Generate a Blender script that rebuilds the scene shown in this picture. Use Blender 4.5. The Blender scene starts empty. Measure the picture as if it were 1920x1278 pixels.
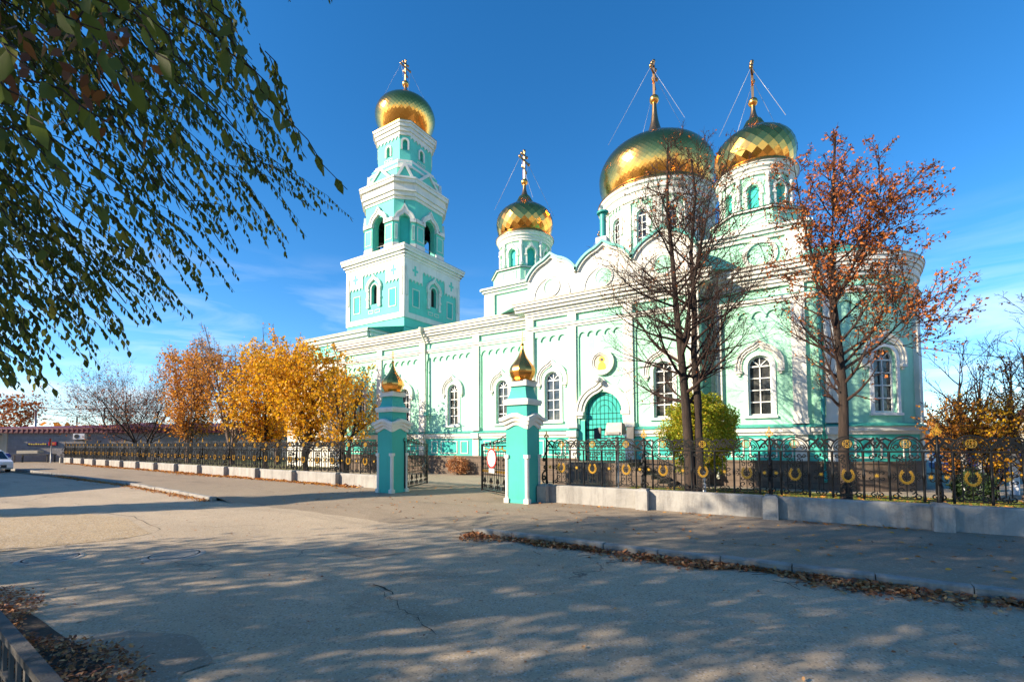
import bpy, math, random
import numpy as np
from math import sin, cos, pi, radians, sqrt, atan2, hypot
from mathutils import Vector, Matrix

C = bpy.context.scene.collection
SC = bpy.context.scene

# ------------------------------------------------------------------ camera
F_PX, PPX, PPY, W_PX, H_PX = 870.0, 960.0, 790.0, 1920.0, 1278.0
EYE = 1.9
YAW, PITCH, ROLL = radians(32.1), radians(2.5), radians(0.3)
fw = Vector((-sin(YAW)*cos(PITCH), cos(YAW)*cos(PITCH), sin(PITCH)))
rt0 = Vector((cos(YAW), sin(YAW), 0)); up0 = rt0.cross(fw)
rt = rt0*cos(ROLL) - up0*sin(ROLL); up = up0*cos(ROLL) + rt0*sin(ROLL)
cd = bpy.data.cameras.new('camera'); cam = bpy.data.objects.new('camera', cd); C.objects.link(cam)
cam.matrix_world = Matrix(((rt.x, up.x, -fw.x, 0), (rt.y, up.y, -fw.y, 0), (rt.z, up.z, -fw.z, EYE), (0, 0, 0, 1)))
cd.sensor_fit = 'HORIZONTAL'; cd.sensor_width = 36.0; cd.lens = 36.0*F_PX/W_PX
cd.shift_x = 0.0; cd.shift_y = (PPY-H_PX/2)/W_PX
cd.clip_start = 0.05; cd.clip_end = 4000
SC.camera = cam
EYEV = Vector((0, 0, EYE))
def pix(u, v, dist):
    d = fw + rt*((u-PPX)/F_PX) - up*((v-PPY)/F_PX)
    d.normalize(); return EYEV + d*dist

# ------------------------------------------------------------------ light
SUN_AZ, SUN_EL = radians(39), radians(24)       # azimuth measured from -Y towards -X
sdir = Vector((-sin(SUN_AZ)*cos(SUN_EL), -cos(SUN_AZ)*cos(SUN_EL), sin(SUN_EL)))
ld = bpy.data.lights.new('sun', 'SUN'); ld.energy = 4.0; ld.angle = radians(0.55); ld.color = (1.0, 0.84, 0.64)
lo = bpy.data.objects.new('sun', ld); C.objects.link(lo)
lo.rotation_euler = sdir.to_track_quat('Z', 'Y').to_euler()
wd = bpy.data.worlds.new("World"); SC.world = wd; wd.use_nodes = True
wn = wd.node_tree.nodes; wl = wd.node_tree.links; wn.clear()
sky = wn.new('ShaderNodeTexSky'); sky.sky_type = 'NISHITA'; sky.sun_disc = False
sky.sun_elevation = SUN_EL; sky.sun_rotation = radians(180)+SUN_AZ
sky.altitude = 100; sky.air_density = 0.9; sky.dust_density = 0.1; sky.ozone_density = 4.0
hsv = wn.new('ShaderNodeHueSaturation'); hsv.inputs['Saturation'].default_value = 1.25; hsv.inputs['Hue'].default_value = 0.499; hsv.inputs['Value'].default_value = 1.0
wl.new(sky.outputs[0], hsv.inputs['Color'])
tc = wn.new('ShaderNodeTexCoord'); sep = wn.new('ShaderNodeSeparateXYZ'); wl.new(tc.outputs['Generated'], sep.inputs[0])
mp = wn.new('ShaderNodeMapping'); mp.inputs['Scale'].default_value = (2.2, 2.2, 13.0); mp.inputs['Location'].default_value = (0.4, 1.3, 0.2)
mp.inputs['Rotation'].default_value = (0.08, 0.05, 0)
wl.new(tc.outputs['Generated'], mp.inputs[0])
cn = wn.new('ShaderNodeTexNoise'); cn.inputs['Scale'].default_value = 1.7; cn.inputs['Detail'].default_value = 7; cn.inputs['Roughness'].default_value = 0.55; cn.inputs['Distortion'].default_value = 0.5
wl.new(mp.outputs[0], cn.inputs['Vector'])
cr = wn.new('ShaderNodeValToRGB'); cr.color_ramp.elements[0].position = 0.45; cr.color_ramp.elements[1].position = 0.72
wl.new(cn.outputs['Fac'], cr.inputs[0])
mr = wn.new('ShaderNodeMapRange'); mr.inputs['From Min'].default_value = 0.36; mr.inputs['From Max'].default_value = 0.06
mr.inputs['To Min'].default_value = 0.0; mr.inputs['To Max'].default_value = 0.75
wl.new(sep.outputs['Z'], mr.inputs['Value'])
mm = wn.new('ShaderNodeMath'); mm.operation = 'MULTIPLY'; wl.new(cr.outputs[0], mm.inputs[0]); wl.new(mr.outputs[0], mm.inputs[1])
mx = wn.new('ShaderNodeMix'); mx.data_type = 'RGBA'; wl.new(mm.outputs[0], mx.inputs['Factor'])
wl.new(hsv.outputs[0], mx.inputs[6]); mx.inputs[7].default_value = (5.2, 5.6, 6.0, 1)
bg = wn.new('ShaderNodeBackground'); bg.inputs['Strength'].default_value = 0.094
wl.new(mx.outputs[2], bg.inputs['Color'])
wo = wn.new('ShaderNodeOutputWorld'); wl.new(bg.outputs[0], wo.inputs['Surface'])
SC.view_settings.view_transform = 'Standard'; SC.view_settings.look = 'None'
SC.view_settings.gamma = 1.0; SC.view_settings.exposure = 1.42
SC.cycles.max_bounces = 6; SC.cycles.transparent_max_bounces = 8

# ------------------------------------------------------------------ materials
def new_mat(name):
    m = bpy.data.materials.new(name); m.use_nodes = True
    n = m.node_tree.nodes; l = m.node_tree.links
    b = n['Principled BSDF']; return m, n, l, b
def mixc(n, l, fac, a, b, mode='MIX'):
    x = n.new('ShaderNodeMix'); x.data_type = 'RGBA'; x.blend_type = mode
    if isinstance(fac, (int, float)): x.inputs['Factor'].default_value = fac
    else: l.new(fac, x.inputs['Factor'])
    for sock, val in ((x.inputs[6], a), (x.inputs[7], b)):
        if isinstance(val, (tuple, list)): sock.default_value = (*val[:3], 1)
        else: l.new(val, sock)
    return x.outputs[2]
def noise(n, l, scale, detail=4, rough=0.5, dist=0.0, vec=None, coord='Object'):
    t = n.new('ShaderNodeTexNoise'); t.inputs['Scale'].default_value = scale; t.inputs['Detail'].default_value = detail
    t.inputs['Roughness'].default_value = rough; t.inputs['Distortion'].default_value = dist
    if vec is None:
        c = n.new('ShaderNodeTexCoord'); vec = c.outputs[coord]
    l.new(vec, t.inputs['Vector']); return t.outputs['Fac']
def ramp(n, l, fac, p0, p1, c0=(0, 0, 0), c1=(1, 1, 1)):
    r = n.new('ShaderNodeValToRGB'); r.color_ramp.elements[0].position = p0; r.color_ramp.elements[1].position = p1
    r.color_ramp.elements[0].color = (*c0, 1); r.color_ramp.elements[1].color = (*c1, 1)
    l.new(fac, r.inputs[0]); return r.outputs[0]
def bump(n, l, b, h, strength=0.3, dist=0.02):
    x = n.new('ShaderNodeBump'); x.inputs['Strength'].default_value = strength; x.inputs['Distance'].default_value = dist
    l.new(h, x.inputs['Height']); l.new(x.outputs[0], b.inputs['Normal'])
def scaled_vec(n, l, sc):
    c = n.new('ShaderNodeTexCoord'); m = n.new('ShaderNodeMapping'); m.inputs['Scale'].default_value = sc
    l.new(c.outputs['Object'], m.inputs[0]); return m.outputs[0]

def plaster(name, col, stain=0.22, rough=0.75):
    m, n, l, b = new_mat(name)
    big = noise(n, l, 0.9, 5, 0.6)
    streak = noise(n, l, 1.0, 5, 0.65, vec=scaled_vec(n, l, (2.6, 2.6, 0.35)))
    c1 = mixc(n, l, ramp(n, l, big, 0.35, 0.75), col, tuple(x*y for x, y in zip(col, (0.80, 0.82, 0.80))))
    c2 = mixc(n, l, ramp(n, l, streak, 0.56, 0.80), c1, tuple(x*(1-stain)*y for x, y in zip(col, (0.98, 0.97, 0.93))))
    l.new(c2, b.inputs['Base Color']); b.inputs['Roughness'].default_value = rough
    bump(n, l, b, noise(n, l, 38, 3, 0.6), 0.25, 0.006)
    return m
M = {}
M['mint'] = plaster('mint_plaster', (0.40, 0.77, 0.56), 0.34)
M['white'] = plaster('white_plaster', (0.78, 0.76, 0.68), 0.34)
M['teal'] = plaster('teal_plaster', (0.07, 0.52, 0.42))
M['tealp'] = plaster('teal_panel', (0.035, 0.48, 0.41), 0.15)
M['turq'] = plaster('turquoise_plaster', (0.13, 0.62, 0.49), 0.2)
M['pillar'] = plaster('pillar_paint', (0.055, 0.46, 0.38), 0.25)
M['wframe'] = plaster('window_white', (0.82, 0.82, 0.80), 0.1, 0.5)
def simple(name, col, rough=0.5, metal=0.0, nz=0.15, scale=6.0):
    m, n, l, b = new_mat(name)
    f = noise(n, l, scale, 4, 0.6)
    l.new(mixc(n, l, ramp(n, l, f, 0.3, 0.75), col, tuple(x*(1-nz) for x in col)), b.inputs['Base Color'])
    b.inputs['Roughness'].default_value = rough; b.inputs['Metallic'].default_value = metal
    return m
M['roof'] = simple('teal_roof_metal', (0.06, 0.40, 0.33), 0.45, 0.0, 0.3)
M['rust'] = simple('gutter_metal', (0.42, 0.38, 0.28), 0.5, 0.2, 0.4)
M['iron'] = simple('black_iron', (0.018, 0.018, 0.019), 0.42, 0.6, 0.3, 30)
M['irongold'] = simple('gilt_iron', (0.60, 0.34, 0.04), 0.42, 0.6, 0.25, 40)
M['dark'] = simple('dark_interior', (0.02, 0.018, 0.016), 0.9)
M['pipe'] = simple('painted_pipe', (0.62, 0.64, 0.52), 0.5, 0.1, 0.35)
M['tealpipe'] = simple('teal_pipe', (0.03, 0.30, 0.27), 0.5)
M['bronze'] = simple('bell_bronze', (0.10, 0.075, 0.05), 0.4, 0.8)
M['silver'] = simple('grey_paint_metal', (0.42, 0.43, 0.42), 0.45, 0.3)
M['blackpl'] = simple('black_plastic', (0.02, 0.02, 0.022), 0.45)
M['red'] = simple('red_paint', (0.62, 0.03, 0.03), 0.4)
M['signwhite'] = simple('sign_white', (0.78, 0.77, 0.76), 0.4, 0, 0.08)
M['yellow'] = simple('yellow_paint', (0.75, 0.55, 0.05), 0.5)
M['navy'] = simple('navy_paint', (0.02, 0.03, 0.12), 0.5)
M['blue'] = simple('blue_plastic', (0.02, 0.06, 0.35), 0.4)
M['redroof'] = simple('red_roof_metal', (0.15, 0.012, 0.018), 0.5, 0, 0.3)
M['cream'] = plaster('cream_wall', (0.62, 0.54, 0.40))
M['tyre'] = simple('tyre_rubber', (0.015, 0.015, 0.015), 0.8)
M['rim'] = simple('alloy', (0.5, 0.5, 0.52), 0.3, 0.9)
def car_paint(name, col):
    m, n, l, b = new_mat(name); b.inputs['Base Color'].default_value = (*col, 1)
    b.inputs['Roughness'].default_value = 0.28; b.inputs['Coat Weight'].default_value = 0.6; return m
M['carwhite'] = car_paint('white_car_paint', (0.72, 0.72, 0.74)); M['carred'] = car_paint('red_car_paint', (0.50, 0.02, 0.025)); M['carblue'] = car_paint('blue_car_paint', (0.03, 0.10, 0.42))

m, n, l, b = new_mat('gilded_tile'); M['gold'] = m
at = n.new('ShaderNodeAttribute'); at.attribute_name = 'var'
f = noise(n, l, 2.0, 3)
c0 = mixc(n, l, at.outputs['Fac'], (1.0, 0.48, 0.12), (0.88, 0.40, 0.09))
l.new(mixc(n, l, ramp(n, l, f, 0.45, 0.75), c0, (0.90, 0.42, 0.09)), b.inputs['Base Color'])
b.inputs['Metallic'].default_value = 1.0; b.inputs['Roughness'].default_value = 0.17
bump(n, l, b, noise(n, l, 5.0, 2, 0.5), 0.15, 0.02)
M['golds'] = simple('gold_smooth', (1.0, 0.46, 0.11), 0.26, 1.0, 0.2, 5)
M['golddark'] = simple('gold_spire', (0.50, 0.30, 0.14), 0.32, 1.0, 0.3, 5)

m, n, l, b = new_mat('window_glass'); M['glass'] = m
f = noise(n, l, 1.6, 3, 0.5, 0.4)
l.new(mixc(n, l, ramp(n, l, f, 0.40, 0.62), (0.018, 0.020, 0.022), (0.10, 0.10, 0.09)), b.inputs['Base Color'])
b.inputs['Roughness'].default_value = 0.06; b.inputs['Specular IOR Level'].default_value = 0.9
bump(n, l, b, noise(n, l, 3.0, 2), 0.25, 0.02)

def stonework(name, cols, mortar, scale, bw, bh, rough=0.85, axis='XZ', bstr=0.6):
    m, n, l, b = new_mat(name)
    c = n.new('ShaderNodeTexCoord'); s = n.new('ShaderNodeSeparateXYZ'); l.new(c.outputs['Object'], s.inputs[0])
    cb = n.new('ShaderNodeCombineXYZ')
    ad = n.new('ShaderNodeMath'); ad.operation = 'ADD'; l.new(s.outputs['X'], ad.inputs[0]); l.new(s.outputs['Y'], ad.inputs[1])
    l.new(ad.outputs[0], cb.inputs['X']); l.new(s.outputs['Z'], cb.inputs['Y'])
    t = n.new('ShaderNodeTexBrick'); l.new(cb.outputs[0], t.inputs['Vector'])
    t.inputs['Scale'].default_value = scale; t.inputs['Brick Width'].default_value = bw; t.inputs['Row Height'].default_value = bh
    t.inputs['Mortar Size'].default_value = 0.012; t.inputs['Mortar Smooth'].default_value = 0.3; t.inputs['Bias'].default_value = 0.0
    t.inputs['Color1'].default_value = (*cols[0], 1); t.inputs['Color2'].default_value = (*cols[1], 1); t.inputs['Mortar'].default_value = (*mortar, 1)
    f = noise(n, l, 3.0, 6, 0.65)
    f2 = noise(n, l, 28.0, 4, 0.7)
    k = mixc(n, l, ramp(n, l, f, 0.35, 0.75), t.outputs['Color'], tuple(x*0.6 for x in cols[0]))
    k = mixc(n, l, 0.35, k, mixc(n, l, f2, tuple(x*0.5 for x in cols[0]), tuple(min(1, x*1.5) for x in cols[1])))
    l.new(k, b.inputs['Base Color']); b.inputs['Roughness'].default_value = rough
    mt = n.new('ShaderNodeMath'); mt.operation = 'SUBTRACT'; l.new(f2, mt.inputs[0]); l.new(t.outputs['Fac'], mt.inputs[1])
    bump(n, l, b, mt.outputs[0], bstr, 0.02)
    return m
M['stone'] = stonework('plinth_stone', ((0.115, 0.082, 0.060), (0.20, 0.15, 0.11)), (0.05, 0.04, 0.032), 1.0, 0.55, 0.24)
M['blocks'] = stonework('grey_block_wall', ((0.27, 0.25, 0.25), (0.35, 0.33, 0.32)), (0.14, 0.13, 0.13), 1.0, 0.9, 0.35)

def concrete(name, col, stain=(0.16, 0.15, 0.14)):
    m, n, l, b = new_mat(name)
    f = noise(n, l, 1.3, 7, 0.7, 0.6); g = noise(n, l, 22, 5, 0.65)
    st = noise(n, l, 1.0, 5, 0.7, vec=scaled_vec(n, l, (3.5, 3.5, 0.6)))
    k = mixc(n, l, ramp(n, l, f, 0.42, 0.72), col, tuple(x*0.7 for x in col))
    k = mixc(n, l, ramp(n, l, st, 0.46, 0.74), k, stain)
    k = mixc(n, l, ramp(n, l, g, 0.35, 0.7), k, mixc(n, l, 0.75, tuple(x*1.1 for x in col), k))
    l.new(k, b.inputs['Base Color']); b.inputs['Roughness'].default_value = 0.9
    bump(n, l, b, noise(n, l, 26, 5, 0.75), 0.7, 0.02)
    return m
M['wallconc'] = concrete('rendered_concrete', (0.37, 0.355, 0.325))
M['kerb'] = concrete('kerb_concrete', (0.30, 0.285, 0.255), (0.12, 0.11, 0.10))
M['manhole'] = concrete('manhole_iron', (0.42, 0.38, 0.32), (0.25, 0.23, 0.20))
M['oldwood'] = concrete('weathered_rail', (0.13, 0.12, 0.11), (0.04, 0.04, 0.035))

def asphalt(name, col, speck=0.5, warm=1.0, cracks=True):
    m, n, l, b = new_mat(name)
    f = noise(n, l, 0.22, 6, 0.6, 0.4); f2 = noise(n, l, 1.4, 6, 0.7, 0.2); g = noise(n, l, 70, 3, 0.8)
    v = n.new('ShaderNodeTexVoronoi'); v.inputs['Scale'].default_value = 55
    c = n.new('ShaderNodeTexCoord'); l.new(c.outputs['Object'], v.inputs['Vector'])
    k = mixc(n, l, ramp(n, l, f, 0.35, 0.68), tuple(x*0.80 for x in col), tuple(x*1.12 for x in col))
    k = mixc(n, l, ramp(n, l, f2, 0.30, 0.80), k, tuple(x*0.78 for x in col))
    k = mixc(n, l, mixc(n, l, 0.5, (0, 0, 0), ramp(n, l, g, 0.35, 0.66)), k, tuple(min(1, x*1.5) for x in col))
    f3 = noise(n, l, 1.0, 5, 0.65, 0.8, vec=scaled_vec(n, l, (0.18, 0.75, 1)))
    k = mixc(n, l, ramp(n, l, f3, 0.50, 0.72), k, tuple(x*0.72 for x in col))
    f4 = noise(n, l, 0.9, 7, 0.75, 1.5)
    k = mixc(n, l, ramp(n, l, f4, 0.60, 0.66, (0, 0, 0), (.55,)*3), k, tuple(x*0.55 for x in col))
    vr = n.new('ShaderNodeSeparateColor'); l.new(v.outputs['Color'], vr.inputs[0])
    k = mixc(n, l, ramp(n, l, vr.outputs[0], 0.90, 0.93, (0, 0, 0), (speck,)*3), k, (0.52, 0.50, 0.46))
    k = mixc(n, l, ramp(n, l, vr.outputs[1], 0.88, 0.91, (0, 0, 0), (speck*0.8,)*3), k, (0.05, 0.05, 0.05))
    if cracks:
        w = n.new('ShaderNodeTexVoronoi'); w.feature = 'DISTANCE_TO_EDGE'; w.inputs['Scale'].default_value = 0.27
        nn = n.new('ShaderNodeTexNoise'); nn.inputs['Scale'].default_value = 1.3; nn.inputs['Detail'].default_value = 8
        l.new(c.outputs['Object'], nn.inputs['Vector'])
        ad = n.new('ShaderNodeMixRGB'); ad.blend_type = 'ADD'; ad.inputs[0].default_value = 0.9
        l.new(c.outputs['Object'], ad.inputs[1]); l.new(nn.outputs['Color'], ad.inputs[2]); l.new(ad.outputs[0], w.inputs['Vector'])
        msk = noise(n, l, 0.35, 3)
        cf = mixc(n, l, ramp(n, l, msk, 0.54, 0.60), (0, 0, 0), ramp(n, l, w.outputs['Distance'], 0.0, 0.006, (0.75,)*3, (0, 0, 0)))
        k = mixc(n, l, cf, k, (0.04, 0.04, 0.04))
    l.new(k, b.inputs['Base Color']); b.inputs['Roughness'].default_value = 0.88
    b.inputs['Specular IOR Level'].default_value = 0.3
    bump(n, l, b, noise(n, l, 95, 4, 0.8), 0.75, 0.010)
    return m
M['road'] = asphalt('road_asphalt', (0.43, 0.34, 0.235))
M['walk'] = asphalt('pavement_asphalt', (0.29, 0.228, 0.158), 0.3, cracks=False)
M['patch'] = asphalt('patch_asphalt', (0.43, 0.32, 0.19), 0.9, cracks=False)
M['dpatch'] = asphalt('dark_patch_asphalt', (0.30, 0.24, 0.175), 0.35, cracks=False)
M['yard'] = asphalt('yard_paving', (0.30, 0.255, 0.19), 0.2, cracks=False)

def earth(name, ca, cb, cc):
    m, n, l, b = new_mat(name)
    f = noise(n, l, 1.2, 6, 0.7); g = noise(n, l, 14, 5, 0.75)
    k = mixc(n, l, ramp(n, l, f, 0.4, 0.62), ca, cb); k = mixc(n, l, ramp(n, l, g, 0.5, 0.7), k, cc)
    l.new(k, b.inputs['Base Color']); b.inputs['Roughness'].default_value = 1.0
    bump(n, l, b, g, 0.9, 0.04); return m
M['earth'] = earth('dirt', (0.07, 0.05, 0.035), (0.045, 0.032, 0.024), (0.12, 0.085, 0.05))
M['lawn'] = earth('lawn_soil', (0.10, 0.12, 0.03), (0.15, 0.12, 0.045), (0.07, 0.10, 0.02))
M['far'] = earth('far_ground', (0.12, 0.10, 0.06), (0.16, 0.13, 0.08), (0.08, 0.09, 0.04))

def bark(name, ca, cb):
    m, n, l, b = new_mat(name)
    f = noise(n, l, 7.0, 6, 0.7, 0.3, vec=scaled_vec(n, l, (2.5, 2.5, 0.35)))
    l.new(mixc(n, l, ramp(n, l, f, 0.38, 0.62), ca, cb), b.inputs['Base Color']); b.inputs['Roughness'].default_value = 0.95
    bump(n, l, b, f, 0.9, 0.03); return m
M['bark'] = bark('bark', (0.018, 0.012, 0.009), (0.046, 0.030, 0.022))
M['twig'] = bark('twig_bark', (0.024, 0.012, 0.009), (0.050, 0.025, 0.017))
M['greybark'] = bark('grey_bark', (0.11, 0.072, 0.052), (0.22, 0.15, 0.11))
def leafmat(name, cols, trans=0.35):
    m, n, l, b = new_mat(name); n.remove(b)
    at = n.new('ShaderNodeAttribute'); at.attribute_name = 'var'
    r = n.new('ShaderNodeValToRGB'); e = r.color_ramp.elements
    while len(e) < len(cols): e.new(0.5)
    for i, cc in enumerate(cols):
        e[i].position = i/(len(cols)-1); e[i].color = (*cc, 1)
    l.new(at.outputs['Fac'], r.inputs[0])
    d = n.new('ShaderNodeBsdfPrincipled'); d.inputs['Roughness'].default_value = 0.55; d.inputs['Specular IOR Level'].default_value = 0.35
    t = n.new('ShaderNodeBsdfTranslucent'); mx = n.new('ShaderNodeMixShader'); mx.inputs[0].default_value = trans
    l.new(r.outputs[0], d.inputs['Base Color']); l.new(r.outputs[0], t.inputs[0])
    l.new(d.outputs[0], mx.inputs[1]); l.new(t.outputs[0], mx.inputs[2])
    l.new(mx.outputs[0], n['Material Output'].inputs[0]); return m
M['lf_elm'] = leafmat('elm_leaf', [(0.045, 0.065, 0.010), (0.075, 0.105, 0.016), (0.12, 0.155, 0.024), (0.28, 0.24, 0.04)], 0.5)
M['lf_elmb'] = leafmat('elm_leaf_brown', [(0.12, 0.045, 0.015), (0.20, 0.08, 0.02)], 0.3)
M['lf_rust'] = leafmat('rust_leaf', [(0.22, 0.060, 0.020), (0.42, 0.12, 0.025), (0.58, 0.20, 0.03)], 0.3)
M['lf_gold'] = leafmat('golden_leaf', [(0.55, 0.25, 0.01), (0.74, 0.38, 0.015), (0.82, 0.50, 0.02), (0.66, 0.24, 0.015)], 0.45)
M['lf_orange'] = leafmat('orange_leaf', [(0.42, 0.15, 0.025), (0.62, 0.25, 0.03), (0.72, 0.36, 0.04)], 0.45)
M['lf_bush'] = leafmat('bush_leaf', [(0.16, 0.22, 0.015), (0.32, 0.38, 0.02), (0.48, 0.46, 0.03), (0.50, 0.30, 0.03)], 0.4)
M['lf_dry'] = leafmat('fallen_leaf', [(0.14, 0.05, 0.025), (0.30, 0.11, 0.04), (0.48, 0.20, 0.07), (0.58, 0.34, 0.15)], 0.15)
M['lf_bright'] = leafmat('fallen_orange_leaf', [(0.36, 0.11, 0.03), (0.52, 0.20, 0.04), (0.62, 0.32, 0.05)], 0.15)
M['lf_grass'] = leafmat('grass_blade', [(0.06, 0.11, 0.015), (0.12, 0.16, 0.02), (0.20, 0.17, 0.04)], 0.3)
M['lf_dgreen'] = leafmat('dark_hedge_leaf', [(0.02, 0.045, 0.015), (0.04, 0.07, 0.02)], 0.2)

# ------------------------------------------------------------------ object helpers
def props(o, label=None, cat=None, group=None, kind=None):
    if label: o['label'] = label
    if cat: o['category'] = cat
    if group: o['group'] = group
    if kind: o['kind'] = kind
    return o
def thing(name, loc, label, cat, group=None, rz=0.0):
    o = bpy.data.objects.new(name, None); C.objects.link(o); o.location = loc; o.rotation_euler = (0, 0, rz)
    o.empty_display_size = 0.3
    return props(o, label, cat, group)

class G:
    """collects faces for one mesh, possibly with several materials"""
    def __init__(s, *mats):
        s.V = []; s.F = []; s.Mi = []; s.S = []; s.mats = mats; s.var = None
    def add(s, vs, fs, m=0, smooth=False):
        k = len(s.V); s.V.extend([tuple(v) for v in vs])
        for f in fs: s.F.append([i+k for i in f]); s.Mi.append(m); s.S.append(smooth)
    def box(s, x0, x1, y0, y1, z0, z1, m=0):
        s.add([(x0,y0,z0),(x1,y0,z0),(x1,y1,z0),(x0,y1,z0),(x0,y0,z1),(x1,y0,z1),(x1,y1,z1),(x0,y1,z1)],
              [(0,3,2,1),(4,5,6,7),(0,1,5,4),(1,2,6,5),(2,3,7,6),(3,0,4,7)], m)
    def lathe(s, cx, cy, prof, n=32, m=0, smooth=True, cap=True, ph=0.0):
        vs = []
        for r, z in prof:
            for i in range(n):
                a = 2*pi*i/n+ph; vs.append((cx+r*cos(a), cy+r*sin(a), z))
        fs = []
        for j in range(len(prof)-1):
            for i in range(n):
                a = j*n+i; b_ = j*n+(i+1) % n; fs.append((a, b_, b_+n, a+n))
        s.add(vs, fs, m, smooth)
        if cap:
            L = len(prof)-1
            if prof[L][0] > 1e-4: s.add(vs[L*n:], [tuple(range(n))], m)
            if prof[0][0] > 1e-4: s.add(vs[:n], [tuple(range(n-1, -1, -1))], m)
    def tube(s, pts, rad, n=6, m=0, smooth=True, cap=True):
        pts = [Vector(p) for p in pts]; rr = rad if isinstance(rad, (list, tuple)) else [rad]*len(pts)
        vs = []
        ref = Vector((0, 0, 1))
        for i, p in enumerate(pts):
            t = (pts[min(i+1, len(pts)-1)]-pts[max(i-1, 0)])
            if t.length < 1e-9: t = Vector((0, 0, 1))
            t.normalize()
            a = t.cross(ref)
            if a.length < 0.05: a = t.cross(Vector((1, 0, 0)))
            a.normalize(); b_ = a.cross(t)
            for k in range(n):
                an = 2*pi*k/n; vs.append(p+a*(rr[i]*cos(an))+b_*(rr[i]*sin(an)))
        fs = []
        for j in range(len(pts)-1):
            for k in range(n):
                a = j*n+k; b2 = j*n+(k+1) % n; fs.append((a, b2, b2+n, a+n))
        if cap: fs.append(tuple(range(n))); fs.append(tuple(range((len(pts)-1)*n+n-1, (len(pts)-1)*n-1, -1)))
        s.add(vs, fs, m, smooth)
    def oct(s, cx, cy, h, c, z0, z1, h2=None, c2=None, m=0, cap=True):
        h2 = h if h2 is None else h2; c2 = c if c2 is None else c2
        def ring(h, c, z): return [(cx-h+c,cy-h,z),(cx+h-c,cy-h,z),(cx+h,cy-h+c,z),(cx+h,cy+h-c,z),(cx+h-c,cy+h,z),(cx-h+c,cy+h,z),(cx-h,cy+h-c,z),(cx-h,cy-h+c,z)]
        s.add(ring(h, c, z0)+ring(h2, c2, z1), [(i, (i+1) % 8, (i+1) % 8+8, i+8) for i in range(8)]+([(7,6,5,4,3,2,1,0), tuple(range(8, 16))] if cap else []), m)
    def build(s, name, parent=None, recalc=False, kind=None, **kw):
        me = bpy.data.meshes.new(name); me.from_pydata(s.V, [], s.F)
        for mt in s.mats: me.materials.append(mt)
        if len(s.mats) > 1: me.polygons.foreach_set('material_index', s.Mi)
        me.polygons.foreach_set('use_smooth', s.S)
        if s.var is not None:
            a = me.attributes.new('var', 'FLOAT', 'FACE'); a.data.foreach_set('value', s.var)
        me.update()
        o = bpy.data.objects.new(name, me); C.objects.link(o)
        if parent is not None:
            o.parent = parent
            if kw.get('world', True):
                base = parent
                # geometry is given in world coordinates: shift it by the parents' origins
                off = Vector((0, 0, 0)); p = parent; mat = Matrix.Identity(4)
                while p is not None:
                    mat = Matrix.LocRotScale(p.location, p.rotation_euler, None) @ mat; p = p.parent
                me.transform(mat.inverted())
        if kind: o['kind'] = kind
        return o

class Flat:
    """facade frame: s along the wall, z up, d outwards.  t = facing angle from -Y towards +X"""
    curved = False
    def __init__(s, ox, oy, t=0.0): s.o = Vector((ox, oy, 0)); s.S = Vector((cos(t), sin(t), 0)); s.N = Vector((sin(t), -cos(t), 0))
    def p(s, a, z, d): return s.o+s.S*a+s.N*d+Vector((0, 0, z))
class Round:
    curved = True
    def __init__(s, cx, cy, R, t0=0.0): s.c = (cx, cy); s.R = R; s.t0 = t0
    def p(s, a, z, d):
        t = s.t0+a/s.R; r = s.R+d; return Vector((s.c[0]+r*sin(t), s.c[1]-r*cos(t), z))

def nseg(m, L): return max(1, int(abs(L)/m.R/radians(5))) if m.curved else 1
def bx(g, m, s0, s1, z0, z1, d0, d1, mt=0):
    n = nseg(m, s1-s0); vs = []
    for i in range(n+1):
        a = s0+(s1-s0)*i/n
        vs += [m.p(a, z0, d0), m.p(a, z0, d1), m.p(a, z1, d1), m.p(a, z1, d0)]
    fs = []
    for i in range(n):
        k = i*4
        for j in range(4): fs.append((k+j, k+4+j, k+4+(j+1) % 4, k+(j+1) % 4))
    fs += [(0, 1, 2, 3), (n*4+3, n*4+2, n*4+1, n*4)]
    g.add(vs, fs, mt)
def poly(g, m, pts, d0, d1, mt=0):
    k = len(pts); vs = [m.p(a, z, d1) for a, z in pts]+[m.p(a, z, d0) for a, z in pts]
    fs = [tuple(range(k))]+[(i, i+k, (i+1) % k+k, (i+1) % k) for i in range(k)]
    g.add(vs, fs, mt)
def strip(g, m, path, w0, w1, d0, d1, mt=0, closed=False, caps=True):
    k = len(path); P = [Vector(p) for p in path]; off = []
    for i in range(k):
        a = P[(i-1) % k] if (closed or i > 0) else P[i]; c = P[(i+1) % k] if (closed or i < k-1) else P[i]
        d1_ = (P[i]-a); d2_ = (c-P[i])
        n1 = Vector((-d1_.y, d1_.x)); n2 = Vector((-d2_.y, d2_.x))
        if n1.length > 1e-9: n1.normalize()
        if n2.length > 1e-9: n2.normalize()
        nn = n1+n2
        if nn.length < 1e-6: nn = n1
        nn.normalize(); ref = n1 if n1.length > .5 else n2
        sc = 1/max(0.5, nn.dot(ref)); off.append(nn*sc)
    vs = []
    for p, o in zip(P, off):
        A = p+o*w0; B = p+o*w1
        vs += [m.p(A.x, A.y, d1), m.p(B.x, B.y, d1), m.p(B.x, B.y, d0), m.p(A.x, A.y, d0)]
    fs = []
    for i in range(k if closed else k-1):
        a = i*4; b_ = ((i+1) % k)*4
        for j in range(4): fs.append((a+j, a+(j+1) % 4, b_+(j+1) % 4, b_+j))
    if not closed and caps: fs += [(3, 2, 1, 0), ((k-1)*4, (k-1)*4+1, (k-1)*4+2, (k-1)*4+3)]
    g.add(vs, fs, mt)
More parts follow.
